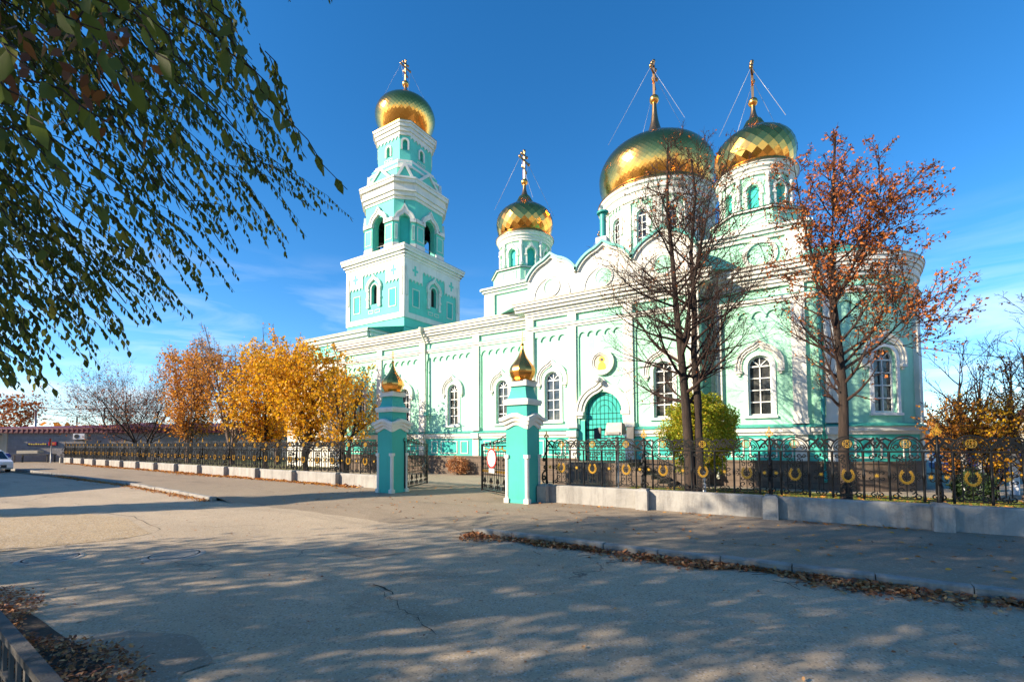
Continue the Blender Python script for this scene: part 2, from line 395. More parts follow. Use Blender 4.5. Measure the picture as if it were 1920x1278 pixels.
def arch(cs, cz, r, a0=0, a1=180, n=16, keel=0.0, rz=None):
    rz = rz or r; out = []
    for i in range(n+1):
        a = radians(a0+(a1-a0)*i/n); x = cos(a); y = sin(a)
        kk = keel*max(0, 1-abs(x)/0.30)**1.5 if keel else 0
        out.append((cs+r*x, cz+rz*y+kk))
    return out
def frame(g, m, s0, s1, z0, z1, w, d0, d1, mt=0):
    strip(g, m, [(s0, z0), (s1, z0), (s1, z1), (s0, z1)], 0, w, d0, d1, mt, closed=True)
def holewall(g, m, s0, s1, z0, z1, holes, depth, mt=0, revmt=None, thick=None):
    """front skin with arched openings (cs, zb, w, zt) and their reveals"""
    revmt = mt if revmt is None else revmt
    cuts = {s0, s1}
    for cs, zb, w, zt in holes:
        for i in range(13): cuts.add(cs-w/2*cos(pi*i/12))
    if m.curved:
        k = nseg(m, s1-s0)
        for i in range(k+1): cuts.add(s0+(s1-s0)*i/k)
    cuts = sorted(c for c in cuts if s0-1e-6 <= c <= s1+1e-6)
    def top(h, a): cs, zb, w, zt = h; r = w/2; return zt-r+sqrt(max(0, r*r-(a-cs)**2))
    for a, b_ in zip(cuts, cuts[1:]):
        if b_-a < 1e-5: continue
        mid = (a+b_)/2; hh = [h for h in holes if abs(mid-h[0]) < h[2]/2]
        if not hh: g.add([m.p(a, z0, 0), m.p(b_, z0, 0), m.p(b_, z1, 0), m.p(a, z1, 0)], [(0, 1, 2, 3)], mt)
        else:
            h = hh[0]; zb = h[1]; ta, tb = top(h, a), top(h, b_)
            g.add([m.p(a, z0, 0), m.p(b_, z0, 0), m.p(b_, zb, 0), m.p(a, zb, 0)], [(0, 1, 2, 3)], mt)
            g.add([m.p(a, ta, 0), m.p(b_, tb, 0), m.p(b_, z1, 0), m.p(a, z1, 0)], [(0, 1, 2, 3)], mt)
            g.add([m.p(a, ta, 0), m.p(b_, tb, 0), m.p(b_, tb, -depth), m.p(a, ta, -depth)], [(3, 2, 1, 0)], revmt)
            g.add([m.p(a, zb, 0), m.p(b_, zb, 0), m.p(b_, zb, -depth), m.p(a, zb, -depth)], [(0, 1, 2, 3)], revmt)
    for h in holes:
        cs, zb, w, zt = h
        for sg in (-1, 1):
            a = cs+sg*w/2; g.add([m.p(a, zb, 0), m.p(a, zt-w/2, 0), m.p(a, zt-w/2, -depth), m.p(a, zb, -depth)], [(0, 1, 2, 3) if sg < 0 else (3, 2, 1, 0)], revmt)
def archpoly(cs, zb, w, zt, n=16): return [(cs-w/2, zb), (cs+w/2, zb)]+arch(cs, zt-w/2, w/2, 0, 180, n)

# ---- fast numpy meshes for foliage
def leaf_mesh(name, cen, dirs, nrm, L, Wd, mat, parent=None, var=None, fold=False, world=True):
    """each leaf a kite (or a folded pair of quads): cen = base point"""
    N = len(cen); cen = np.asarray(cen, float); dirs = np.asarray(dirs, float); nrm = np.asarray(nrm, float)
    dirs /= np.linalg.norm(dirs, axis=1, keepdims=True)+1e-9
    side = np.cross(dirs, nrm); side /= np.linalg.norm(side, axis=1, keepdims=True)+1e-9
    up_ = np.cross(side, dirs)
    L = np.asarray(L).reshape(-1, 1)*np.ones((N, 1)); Wd = np.asarray(Wd).reshape(-1, 1)*np.ones((N, 1))
    if fold:
        pts = [cen, cen+dirs*L*.35+side*Wd*.5+up_*Wd*.18, cen+dirs*L*.68+side*Wd*.38+up_*Wd*.12, cen+dirs*L, cen+dirs*L*.68-side*Wd*.38+up_*Wd*.12, cen+dirs*L*.35-side*Wd*.5+up_*Wd*.18, cen+dirs*L*.5]
        V = np.stack(pts, 1).reshape(-1, 3); k = np.arange(N)[:, None]*7
        Q = np.concatenate([k+np.array([[0, 1, 2, 6]]), k+np.array([[6, 2, 3, 4]]), k+np.array([[0, 6, 4, 5]])], 1).reshape(-1, 4)
        per = 3
    else:
        V = np.stack([cen, cen+dirs*L*.45+side*Wd*.5, cen+dirs*L, cen+dirs*L*.45-side*Wd*.5], 1).reshape(-1, 3)
        Q = (np.arange(N)[:, None]*4+np.arange(4)[None]); per = 1
    nq = len(Q); me = bpy.data.meshes.new(name)
    me.vertices.add(len(V)); me.vertices.foreach_set('co', V.ravel())
    me.loops.add(nq*4); me.loops.foreach_set('vertex_index', Q.ravel().astype(np.int32))
    me.polygons.add(nq); me.polygons.foreach_set('loop_start', (np.arange(nq)*4).astype(np.int32))
    me.update(calc_edges=True)
    rv = np.random.rand(N) if var is None else np.asarray(var)
    a = me.attributes.new('var', 'FLOAT', 'FACE'); a.data.foreach_set('value', np.repeat(rv, per).astype(np.float32))
    me.materials.append(mat)
    o = bpy.data.objects.new(name, me); C.objects.link(o)
    if parent is not None:
        o.parent = parent
        if world: me.transform(Matrix.Translation(-Vector(parent.location)))
    return o
rng = np.random.default_rng(7); random.seed(7); np.random.seed(7)
def rdir(n):
    v = rng.normal(size=(n, 3)); return v/np.linalg.norm(v, axis=1, keepdims=True)
# ================================================================== GROUND
def sheet(name, pts, z, mat, kind='structure'):
    g = G(mat); g.add([(x, y, z) for x, y in pts], [tuple(range(len(pts)))]); return g.build(name, kind=kind)
sheet('ground', [(-900, -900), (900, -900), (900, 900), (-900, 900)], -0.16, M['far'])
# road with very gentle unevenness
def gridsheet(name, x0, x1, y0, y1, nx, ny, zf, mat, kind='structure'):
    xs = np.linspace(x0, x1, nx); ys = np.linspace(y0, y1, ny)
    V = [(x, y, zf(x, y)) for y in ys for x in xs]
    Fc = [(j*nx+i, j*nx+i+1, (j+1)*nx+i+1, (j+1)*nx+i) for j in range(ny-1) for i in range(nx-1)]
    g = G(mat); g.add(V, Fc, 0, True); return g.build(name, kind=kind)
gridsheet('road', -260, 120, -7.5, 9.2, 300, 24, lambda x, y: -0.12+0.003*sin(x*0.6)*sin(y*0.9)+0.0015*sin(x*1.7+y), M['road'])
def edge_y(x):
    P = [(-90, 11.2), (-52.7, 10.35), (-36.6, 9.84), (-27.7, 9.4), (-21.9, 8.9), (-17.6, 8.42), (-12, 8.5), (-9.3, 8.3), (-6.1, 8.4), (90, 8.4)]
    for (a, b_), (c, d) in zip(P, P[1:]):
        if a <= x <= c: return b_+(d-b_)*(x-a)/(c-a)
    return P[0][1] if x < P[0][0] else P[-1][1]
def apron(x):  # 1 inside the gate apron, 0 outside
    t = min(max((x+17.9)/1.6, 0), 1)*min(max((-5.4-x)/1.4, 0), 1); return t*t*(3-2*t)
def walk_z(x, y):
    e = edge_y(x); q = min(max((y-e)/2.4, 0), 1)
    return 0.012*sin(x*.8)*sin(y*.7) * min(1, (y-e)/2 if y > e else 0) - apron(x)*0.125*(1-q)**1.5
g = G(M['walk'])
xs = list(np.linspace(-90, -22, 60))+list(np.linspace(-21.5, 12, 110))+list(np.linspace(12.5, 90, 20)); ts = [0, .04, .09, .15, .22, .3, .4, .55, .75, 1.0]
V = []
for t in ts:
    for x in xs:
        e = edge_y(x) + (0.10*sin(x*2.3)+0.06*sin(x*5.1+1))*apron(x); y = e+(16.2-e)*t; V.append((x, y, walk_z(x, y)))
nx = len(xs); g.add(V, [(j*nx+i, j*nx+i+1, (j+1)*nx+i+1, (j+1)*nx+i) for j in range(len(ts)-1) for i in range(nx-1)], 0, True)
g.build('pavement', kind='structure')
# churchyard paving, lawn and path
sheet('churchyard', [(-90, 16.1), (60, 16.1), (60, 90), (-90, 90)], -0.012, M['yard'])
def blob(cx, cy, rx, ry, n=40, k=.12, seed=1):
    r = random.Random(seed); ph = [r.random()*6 for _ in range(4)]
    return [(cx+rx*cos(a)*(1+k*sin(3*a+ph[0])+k*.6*sin(5*a+ph[1])+k*.4*sin(9*a+ph[2])), cy+ry*sin(a)*(1+k*sin(2*a+ph[3])+k*.5*sin(7*a+ph[1]))) for a in [2*pi*i/n for i in range(n)]]
g = G(M['lawn']); g.box(-6.0, 9.0, 17.4, 19.6, -0.2, 0.03); g.build('lawn_bed', kind='structure')
g = G(M['kerb']); g.box(-6.1, 9.1, 17.28, 17.4, -0.2, 0.08); g.box(-6.1, 9.1, 19.6, 19.72, -0.2, 0.08); g.build('lawn_kerb', kind='structure')
g = G(M['lawn']); g.box(-60, -29.5, 16.2, 40, -0.2, 0.02); g.build('lawn_west', kind='structure')
# kerbs
def kerb_run(name, x0, x1, step):
    g = G(M['kerb']); x = x0
    r = random.Random(3)
    while x < x1-0.01:
        xa, xb = x, min(x+step, x1); ya, yb = edge_y(xa), edge_y(xb); h = 0.005+r.random()*0.02; w = 0.16; dy = r.uniform(-.012, .012)
        gx = 0.008
        vs = []
        for (xx, yy) in ((xa+gx, ya), (xb-gx, yb)):
            vs += [(xx, yy-w+dy, -0.2), (xx, yy-w+.012+dy, h-0.02), (xx, yy-w+.035+dy, h), (xx, yy+dy+.01, h), (xx, yy+dy+.01, -0.2)]
        g.add(vs, [(0, 5, 6, 1), (1, 6, 7, 2), (2, 7, 8, 3), (3, 8, 9, 4), (0, 1, 2, 3, 4), (9, 8, 7, 6, 5)])
        x += step
    g.build(name, kind='structure')
kerb_run('kerb_stones', -88, -17.6, 1.0); kerb_run('kerb_stones_east', -6.2, 88, 1.0)
# repairs in the asphalt, dirt in the corner
sheet('rough_patch', [(-24, 3.2), (-19.6, 3.7), (-17.6, 5.0), (-15.6, 5.2), (-14.1, 4.9), (-13.3, 4.75), (-12.5, 4.6), (-12.3, 3.9), (-12.7, 3.1), (-12.9, 2.3), (-16, 1.2), (-24, -1)], -0.113, M['patch'])
sheet('square_patch', [(-7.56, 5.66), (-7.39, 6.38), (-6.22, 6.29), (-6.5, 5.62)], -0.114, M['dpatch'])
sheet('verge', blob(-6.9, 0.55, 3.4, 1.25, 60, .07, 4), -0.106, M['earth'])
sheet('verge_edge', blob(-5.4, 1.75, 1.15, .55, 50, .16, 9), -0.111, M['dpatch'])
# manholes
def manhole(x, y, r, label):
    t = thing('manhole', (x, y, -0.12), label, 'manhole')
    g = G(M['manhole']); g.lathe(x, y, [(r*1.32, -.125), (r*1.25, -.108), (r*1.05, -.104), (r*1.04, -.118)], 40, cap=False); g.build('collar', t); g = G(M['dark']); g.lathe(x, y, [(r*1.06, -.1035), (r*.99, -.1035)], 40, cap=False); g.build('gap_ring', t)
    g = G(M['manhole']); g.lathe(x, y, [(r, -.125), (r, -.104), (r*.92, -.100), (r*.9, -.106), (0.001, -.106)], 40, cap=False)
    for i in range(-5, 6):
        for j in range(-5, 6):
            if hypot(i, j) < 5.3: g.box(x+i*r*.16-.018, x+i*r*.16+.018, y+j*r*.16-.018, y+j*r*.16+.018, -.108, -.101)
    g.build('cover', t)
manhole(-9.71, 3.95, .37, 'round concrete manhole cover in the road, the clearer one on the right'); manhole(-11.35, 2.7, .36, 'round manhole cover half lost at the left edge of the road')

g = G(M['dark'])
for pth, w in (([(-5.3, 4.55), (-4.95, 4.5), (-4.7, 4.36), (-4.45, 4.3), (-4.2, 4.12), (-3.9, 4.06), (-3.6, 3.86), (-3.2, 3.74)], .008), ([(-5.25, 4.6), (-4.9, 4.56), (-4.6, 4.44)], .028), ([(-12.4, 4.4), (-12.9, 4.95), (-14.2, 5.15), (-15.8, 5.4), (-18, 5.2)], .010), ([(-1.2, 1.9), (-.5, 2.3), (.3, 2.35)], .008)):
    r_ = random.Random(5); k = len(pth)
    pts = []
    for i in range(k-1):
        for f in (0, .33, .66): pts.append((pth[i][0]+(pth[i+1][0]-pth[i][0])*f+r_.uniform(-.03, .03), pth[i][1]+(pth[i+1][1]-pth[i][1])*f+r_.uniform(-.03, .03)))
    vs = []
    for i, (x, y) in enumerate(pts): q = w*r_.uniform(.2, 1); vs += [(x, y-q, -.1115), (x, y+q, -.1115)]
    g.add(vs, [(2*i, 2*i+2, 2*i+3, 2*i+1) for i in range(len(pts)-1)])
g.build('road_cracks', kind='structure')
# ================================================================== CHURCH
XC, YC = -7.83, 30.6            # centre of the five-domed cube
church = thing('church', (XC, 21.0, 0), 'mint green and white church with golden onion domes and a stepped bell tower', 'church')
def part(g, name, parent=church): return g.build(name, parent)

def scallops(s0, s1, z, step, r):
    """bottom edge right-to-left with little arches"""
    n = max(1, round((s1-s0)/step)); st = (s1-s0)/n; out = []
    for i in range(n):
        b_ = s1-i*st; a = b_-st; c = (a+b_)/2; rr = min(r*1.25, st*.45)
        out.append((b_, z)); out.append((c+rr, z))
        for k in range(1, 8): an = pi*k/8; out.append((c+rr*cos(an), z+rr*sin(an)*1.1))
        out.append((c-rr, z))
    out.append((s0, z)); return out

def window(m, cs, zb, w, zt, parent=church, glassd=-0.20, rows=4, hood=None, d=0.0, name='window', surround=True, sill=True, fanlight=True):
    r = w/2; zs = zt-r
    g = G(M['wframe'])
    fd0, fd1 = glassd+.01, glassd+.075
    strip(g, m, [(cs+r, zb)]+arch(cs, zs, r, 0, 180, 16)+[(cs-r, zb)], 0, .07, fd0, fd1)
    bx(g, m, cs-r+.07, cs+r-.07, zb, zb+.08, fd0, fd1)
    bw = .022
    bx(g, m, cs-bw, cs+bw, zb+.08, zs, fd0, fd1-.01)
    for i in range(1, rows+1):
        z = zb+.08+(zs-zb-.08)*i/rows; h = bw if i < rows else .03
        bx(g, m, cs-r+.07, cs-bw, z-h, z+h, fd0, fd1-.012); bx(g, m, cs+bw, cs+r-.07, z-h, z+h, fd0, fd1-.012)
    if fanlight:
        for an in (45, 90, 135):
            a = radians(an); ca, sa = cos(a), sin(a)
            strip(g, m, [(cs+.02*ca, zs+.04*sa), (cs+(r-.05)*ca, zs+(r-.05)*sa)], -bw*.8, bw*.8, fd0, fd1-.02)
    if surround:
        strip(g, m, [(cs+r, zb)]+arch(cs, zs, r, 0, 180, 18)+[(cs-r, zb)], -.14, 0.0, d-.01, d+.05)
    if sill: bx(g, m, cs-r-.18, cs+r+.18, zb-.10, zb, d-.02, d+.11)
    o = g.build(name, parent)
    g = G(M['glass']); poly(g, m, archpoly(cs, zb, w-.02, zt-.01), glassd-.02, glassd); g.build('pane', o)
    if hood:
        ri, ro, kz, leg = hood
        g = G(M['white'])
        zc = zs+.02
        pts = [(cs+(ri+ro)/2, zc-leg)]+arch(cs, zc, (ri+ro)/2, 0, 180, 26, keel=kz)+[(cs-(ri+ro)/2, zc-leg)]
        hw = (ro-ri)/2
        strip(g, m, pts, -hw, hw*.2, d-.01, d+.10); strip(g, m, pts, hw*.2, hw, d-.01, d+.055); strip(g, m, pts, -hw-.045, -hw+.01, d+.0, d+.15)
        for sg in (-1, 1):
            bx(g, m, cs+sg*(ri+ro)/2-hw-.03, cs+sg*(ri+ro)/2+hw+.03, zc-leg-.08, zc-leg+.03, d-.01, d+.15)
            bx(g, m, cs+sg*(ri+ro)/2-.05, cs+sg*(ri+ro)/2+.05, zc-leg-.18, zc-leg-.08, d-.01, d+.09)
        g.build('hood', o)
    return o

ZL, ZT = 2.5, 9.02               # ledge and top of cornice
def bay(m, s0, s1, hole, gm, gw, gt, gs, panels=True, corb=True, plinth=True, step=.52):
    """one bay: wall skin with opening, raised frame with scalloped head"""
    holewall(gm, m, s0, s1, ZL, 8.3, [hole] if hole else [], .24)
    if corb:
        mg = .32
        poly(gm, m, [(s0, 7.55), (s0, 7.0)]+list(reversed(scallops(s0+mg, s1-mg, 6.98, step, .2)))+[(s1, 7.0), (s1, 7.55)], 0, .075)
        bx(gm, m, s0, s0+mg, ZL, 7.0, 0, .075); bx(gm, m, s1-mg, s1, ZL, 7.0, 0, .075)
def plinth_run(m, s0, s1, gt, gw, gs, gr, cuts=(), panels=()):
    bx(gs, m, s0, s1, -.1, 1.07, -.3, .14)
    bx(gs, m, s0, s1, 1.02, 1.10, .14, .17)
    bx(gt, m, s0, s1, 1.07, 2.12, -.3, .10)
    bx(gw, m, s0, s1, 2.12, 2.24, -.3, .16); bx(gw, m, s0, s1, 2.24, 2.42, -.3, .24)
    # sloping green ledge
    n = nseg(m, s1-s0)
    for i in range(n):
        a = s0+(s1-s0)*i/n; b_ = s0+(s1-s0)*(i+1)/n
        gr.add([m.p(a, 2.42, .30), m.p(b_, 2.42, .30), m.p(b_, 2.46, .30), m.p(a, 2.46, .30), m.p(b_, 2.56, 0), m.p(a, 2.56, 0)], [(0, 1, 2, 3), (3, 2, 4, 5), (1, 0, 5, 4)])
    for (a, b_) in panels:
        bx(gt, m, a, b_, 1.22, 1.98, .10, .11, 1)
        frame(gw, m, a, b_, 1.22, 1.98, .05, .09, .135)
def cornice(m, s0, s1, gw, gm, gr, e0=0.0, e1=0.0, q=1.0):
    bx(gw, m, s0, s1, 7.52, 7.62, -.2, .14); bx(gw, m, s0, s1, 7.62, 7.74, -.2, .20)
    bx(gr, m, s0, s1, 7.74, 7.765, -.2, .23)
    bx(gw, m, s0, s1, 8.16, 8.30, -.2, .12)
    bx(gw, m, s0, s1, 8.30, 8.44, -.2, .20); bx(gw, m, s0, s1, 8.44, 8.56, -.2, .27*min(1, q*1.2))
    bx(gw, m, s0-e0*.5, s1+e1*.5, 8.70, 8.86, -.2, .50*q); bx(gw, m, s0-e0*.5, s1+e1*.5, 8.56, 8.70, -.2, .40*q)
    bx(gw, m, s0-e0*.58, s1+e1*.58, 8.86, 8.97, -.2, .58*q)
    bx(gr, m, s0-e0*.62, s1+e1*.62, 8.97, 9.02, -.3, .62*q, 1)

gm, gw, gt, gs, gr = G(M['mint']), G(M['white']), G(M['teal'], M['tealp']), G(M['stone']), G(M['roof'], M['rust'])
NV = Flat(0, 22.0); TR = Flat(0, 20.75); EB = Flat(0, 21.6)
nbounds = [-28.45, -24.4, -20.45, -16.2, -12.05]
for i in range(4):
    a, b_ = nbounds[i], nbounds[i+1]; cs = (-26.4, -22.12, -18.05, -14.45)[i]
    bay(NV, a, b_, (cs, 2.92, .82, 5.42), gm, gw, gt, gs)
plinth_run(NV, -28.45, -12.05, gt, gw, gs, gr, panels=[(c+d0, c+d1) for c in (-26.4, -22.35, -18.2, -14.2) for d0, d1 in ((-1.45, -.95), (-.7, .6), (.85, 1.4))])
cornice(NV, -28.45, -12.05, gw, gm, gr, 1, 0)
tb = [-12.05, -9.45, -6.65, -3.6]
for i, cs in ((0, -10.62), (2, -5.15)): bay(TR, tb[i], tb[i+1], (cs, 2.92, .86, 5.42), gm, gw, gt, gs, step=.47)
bay(TR, tb[1], tb[2], (-7.95, ZL, 1.84, 4.24), gm, gw, gt, gs, step=.47)
for a, b_ in ((tb[1], -8.87), (-7.03, tb[2])): bx(gm, TR, a, b_, 1.0, ZL, -.24, 0)
for a, b_, pn in ((-12.05, -9.2, [(-11.5, -11.05), (-10.85, -10.05), (-9.9, -9.55)]), (-6.7, -3.6, [(-6.1, -5.65), (-5.4, -4.6), (-4.4, -4.05)])): plinth_run(TR, a, b_, gt, gw, gs, gr, panels=pn)
for a, b_ in ((-9.2, -8.87), (-7.03, -6.7)): bx(gt, TR, a, b_, -.1, 2.9, -.3, .03)
cornice(TR, -12.05, -3.6, gw, gm, gr, 1, 1)
bay(EB, -3.6, .7, (-1.46, 2.92, .88, 5.42), gm, gw, gt, gs)
plinth_run(EB, -3.6, .7, gt, gw, gs, gr, panels=[(-2.6, -2.1), (-1.9, -.9), (-.7, -.35)]); cornice(EB, -3.6, .7, gw, gm, gr)
# east side of the transept projection and west side
TE = Flat(-3.6, 20.75, pi/2); TWs = Flat(-12.05, 22.0, -pi/2)
for mm_, L in ((TE, .85), (TWs, 1.25)):
    bx(gm, mm_, 0, L, ZL, 8.3, -.3, 0); bx(gt, mm_, 0, L, 1.07, 2.12, -.2, .10); bx(gs, mm_, 0, L, -.1, 1.07, -.2, .14); bx(gw, mm_, 0, L, 2.12, 2.42, -.2, .2)
    a0, a1 = (.203, L) if mm_ is TE else (0, L-.203)
    cornice(mm_, a0, a1, gw, gm, gr)
# apse
AX, AY, AR = .7, 24.9, 3.3
AP = Round(AX, AY, AR); half = AR*radians(180)
wa = AR*radians(37)
holewall(gm, AP, 0, half, ZL, 8.3, [(wa, 2.92, .95, 5.42), (AR*radians(95), 2.92, .95, 5.42)], .24)
poly_s = [(0.12, AR*.5-.25)]
for a, b_ in ((0.0, AR*.33), (AR*.33, AR*1.03), (AR*1.03, AR*1.75)):
    # scalloped frieze on the curved wall in short pieces
    n = int((b_-a)/.47); st = (b_-a)/n
    for i in range(n):
        c0 = a+i*st; c1 = c0+st
        poly(gm, AP, [(c0, 7.52), (c0, 7.0)]+list(reversed(scallops(c0, c1, 6.98, st, .2)))+[(c1, 7.0), (c1, 7.52)], 0, .07)
plinth_run(AP, 0, half, gt, gw, gs, gr, panels=[(.9, 1.5), (1.75, 2.7), (2.95, 3.5)]); cornice(AP, 0, half, gw, gm, gr, q=.62)
part(gm, 'wall'); part(gt, 'teal_band'); part(gs, 'stone_plinth'); part(gr, 'ledge_flashing'); part(gw, 'cornice')
# main bodies behind the skins
gm = G(M['mint'])
gm.box(-28.45, -12.0, 22.26, 39.2, 0, 8.9); gm.box(-12.0, -3.65, 21.0, 22.3, 2.0, 8.9) if False else None
gm.box(-12.0, .65, 22.3, 39.2, 0, 8.9)
gm.lathe(AX, AY, [(AR-.3, 0), (AR-.3, 8.9)], 48, smooth=False)
gm.lathe(.7, 30.6, [(3.6, 0), (3.6, 8.9)], 48, smooth=False)
gm.box(-12.03, -9.2, 21.0, 22.3, 0, 8.9); gm.box(-6.7, -3.62, 21.0, 22.3, 0, 8.9); gm.box(-9.2, -6.7, 21.0, 22.3, 4.4, 8.9)
part(gm, 'wall')
# pilasters
def pilaster(m, s0, s1, d=.17, z1=7.52, parent=church, mat='white'):
    g = G(M[mat]); bx(g, m, s0, s1, ZL+.06, z1, -.05, d); bx(g, m, s0, s1, 7.765, 8.3, -.05, d-.03)
    bx(g, m, s0-.03, s1+.03, ZL+.06, ZL+.28, -.05, d+.035)
    bx(g, m, s0-.03, s1+.03, 2.12, 2.42, 0, .31); bx(g, m, s0+.02, s1-.02, 1.10, 2.12, 0, .17)
    g.build('pilaster', parent)
for x in (-28.45, -24.62, -20.7, -16.45): pilaster(NV, x, x+.46)
for x in (-12.05, -9.68, -6.88, -4.05): pilaster(TR, x, x+.44)
pilaster(EB, -3.3, -2.87); pilaster(EB, -.3, .18)
for sgm in (AR*.02, AR*radians(66)): pilaster(AP, sgm, sgm+.42)
# windows
hd = (.60, .76, .13, .22)
for cs in (-26.4, -22.12, -18.05, -14.45): window(NV, cs, 2.92, .82, 5.42, hood=hd)
for cs in (-10.62, -5.15): window(TR, cs, 2.92, .86, 5.42, hood=(.64, .82, .13, .22))
window(EB, -1.46, 2.92, .88, 5.42, hood=(.66, .86, .14, .22)); window(AP, wa, 2.92, .95, 5.42, hood=(.66, .86, .14, .22)); window(AP, AR*radians(95), 2.92, .95, 5.42, hood=(.66, .86, .14, .22))
# portal
g = G(M['tealp']); poly(g, TR, archpoly(-7.95, 1.0, 1.84, 4.24, 24), -.22, -.16)
door = part(g, 'door')
g = G(M['dark'])
for i in range(-4, 5): x = -7.95+i*.2; zt = 3.32+sqrt(max(0, .9**2-(i*.2)**2)); g.tube([TR.p(x, 1.0, -.13), TR.p(x, zt, -.13)], .009, 4)
for k in range(9): z = 1.15+k*.26; g.tube([TR.p(-8.86, z, -.12), TR.p(-7.04, z, -.12)], .009, 4)
for rr in (.3, .55, .78): g.tube([TR.p(a, z, -.12) for a, z in arch(-7.95, 3.32, rr, 0, 180, 18)], .009, 4)
g.build('grille', door)
g = G(M['white'])
pts = arch(-7.95, 3.30, 1.12, 0, 180, 30, keel=.22)
strip(g, TR, pts, -.14, .06, 0, .15); strip(g, TR, pts, .06, .2, 0, .08); strip(g, TR, pts, -.2, -.12, 0, .2)
for sg in (-1, 1): bx(g, TR, -7.95+sg*1.12-.2, -7.95+sg*1.12+.2, 3.14, 3.32, 0, .22); bx(g, TR, -7.95+sg*1.12-.12, -7.95+sg*1.12+.12, 3.02, 3.14, 0, .15)
g.build('hood', door)
# icon roundel over the portal: plain saint-like half figure with halo
g = G(M['white']); strip(g, TR, arch(-7.95, 5.62, .52, 0, 360, 40)[:-1], -.08, .06, 0.075, .17, closed=True); strip(g, TR, arch(-7.95, 5.62, .42, 0, 360, 40)[:-1], -.05, .03, 0.075, .13, closed=True)
rd = part(g, 'roundel')
g = G(M['cream'], M['irongold'], M['oldwood']); poly(g, TR, arch(-7.95, 5.62, .4, 0, 360, 32)[:-1], .06, .085, 0)
poly(g, TR, arch(-7.95, 5.76, .14, 0, 360, 20)[:-1], .085, .095, 1)
poly(g, TR, [(-8.16, 5.28), (-7.74, 5.28), (-7.78, 5.52), (-7.86, 5.62), (-8.04, 5.62), (-8.12, 5.52)], .085, .093, 1)
poly(g, TR, arch(-7.95, 5.75, .075, 0, 360, 16)[:-1], .095, .102, 2)
g.build('painting', rd)
g = G(M['silver'], M['blackpl']); g.tube([TR.p(-8.0, 4.85, 0), TR.p(-8.0, 4.88, .3), TR.p(-8.0, 4.8, .42)], .02, 6, 1); g.lathe(-8.0, 20.75-.42, [(.02, 4.86), (.13, 4.82), (.16, 4.70), (.10, 4.62)], 16); part(g, 'wall_lamp')
# stairs of the portal with a side flight to the right
g = G(M['stone'])
g.box(-9.6, -6.2, 18.9, 20.72, -.1, .98)
for k in range(6): g.box(-6.2+k*.32, -6.2+(k+1)*.32, 18.9, 20.6, -.1, .98-(k+1)*.155)
part(g, 'stairs')
g = G(M['iron'])
for y in (18.95,):
    for x0, x1, z0, z1 in ((-9.55, -6.2, .98, .98), (-6.2, -4.3, .98, .05)):
        g.tube([(x0, y, z0+.85), (x1, y, z1+.85)], .025, 6); g.tube([(x0, y, z0+.1), (x1, y, z1+.1)], .015, 5)
        n = 9
        for i in range(n+1): f = i/n; x = x0+(x1-x0)*f; z = z0+(z1-z0)*f; g.tube([(x, y, z), (x, y, z+.85)], .012, 4)
part(g, 'handrail')

# ---- zakomara gables over the transept
for k, cx in enumerate((XC-2.78, XC, XC+2.78)):
    g = G(M['white'], M['mint'], M['roof']); m = TR; cz = 9.62; R = 1.53
    out = [(cx-1.39, 9.02), (cx+1.39, 9.02)]+[p for p in arch(cx, cz, R, 0, 180, 36, keel=.22) if abs(p[0]-cx) <= 1.39]
    poly(g, m, out, -.35, .0, 0)
    pth = [p for p in arch(cx, cz, R, 0, 180, 36, keel=.22) if abs(p[0]-cx) <= 1.42]
    strip(g, m, pth, -.05, .13, 0, .12, 0); strip(g, m, pth, -.1, .02, -.4, .2, 2)
    strip(g, m, arch(cx, 9.25, 1.0, 0, 180, 30), -.05, .03, 0, .045, 0)
    strip(g, m, arch(cx, 9.72, .42, 0, 360, 30)[:-1], -.06, .02, 0, .05, 0, closed=True); poly(g, m, arch(cx, 9.72, .39, 0, 360, 30)[:-1], 0, .02, 1)
    part(g, 'gable')
# roof barrels behind the gables and cube roof
g = G(M['roof'])
for cx in (XC-2.78, XC, XC+2.78):
    pr = arch(cx, 9.6, 1.5, 0, 180, 16, keel=.22); k = len(pr)
    g.add([(x, 21.1, z) for x, z in pr]+[(x, 25.0, z) for x, z in pr], [(i, i+1, i+1+k, i+k) for i in range(k-1)])
# nave, cube, apse roofs
g.add([(-29.1, 21.4, 9.02), (-12.05, 21.4, 9.02), (-12.05, 30.6, 10.7), (-29.1, 30.6, 10.7), (-29.1, 39.8, 9.02), (-12.05, 39.8, 9.02)], [(0, 1, 2, 3), (3, 2, 5, 4), (0, 3, 4)])
g.add([(-3.7, 21.0, 9.02), (.8, 21.0, 9.02), (.8, 22.8, 9.35), (-3.7, 22.8, 9.35)], [(0, 1, 2, 3)])
g.add([(-16, 22.4, 9.02), (-12, 20.2, 9.02), (-3.6, 20.2, 9.02), (.3, 22.4, 9.02)], [(0, 1, 2, 3)])
g.lathe(AX, AY, [(AR+.36, 9.03), (AR*.9, 9.3), (AR*.72, 9.75), (AR*.45, 10.15), (.2, 10.35)], 40, smooth=True)
g.lathe(.7, 30.6, [(4.2, 9.03), (3.4, 9.5), (2.4, 10.2), (1.2, 10.7), (.1, 10.8)], 40)
HB = 8.1; ZB = 11.0
g.add([(XC-HB-.25, YC-HB-.25, ZB), (XC+HB+.25, YC-HB-.25, ZB), (XC+HB+.25, YC+HB+.25, ZB), (XC-HB-.25, YC+HB+.25, ZB),
       (XC-4, YC-4, 12.0), (XC+4, YC-4, 12.0), (XC+4, YC+4, 12.0), (XC-4, YC+4, 12.0)], [(0, 1, 5, 4), (1, 2, 6, 5), (2, 3, 7, 6), (3, 0, 4, 7), (4, 5, 6, 7)])
part(g, 'roof')
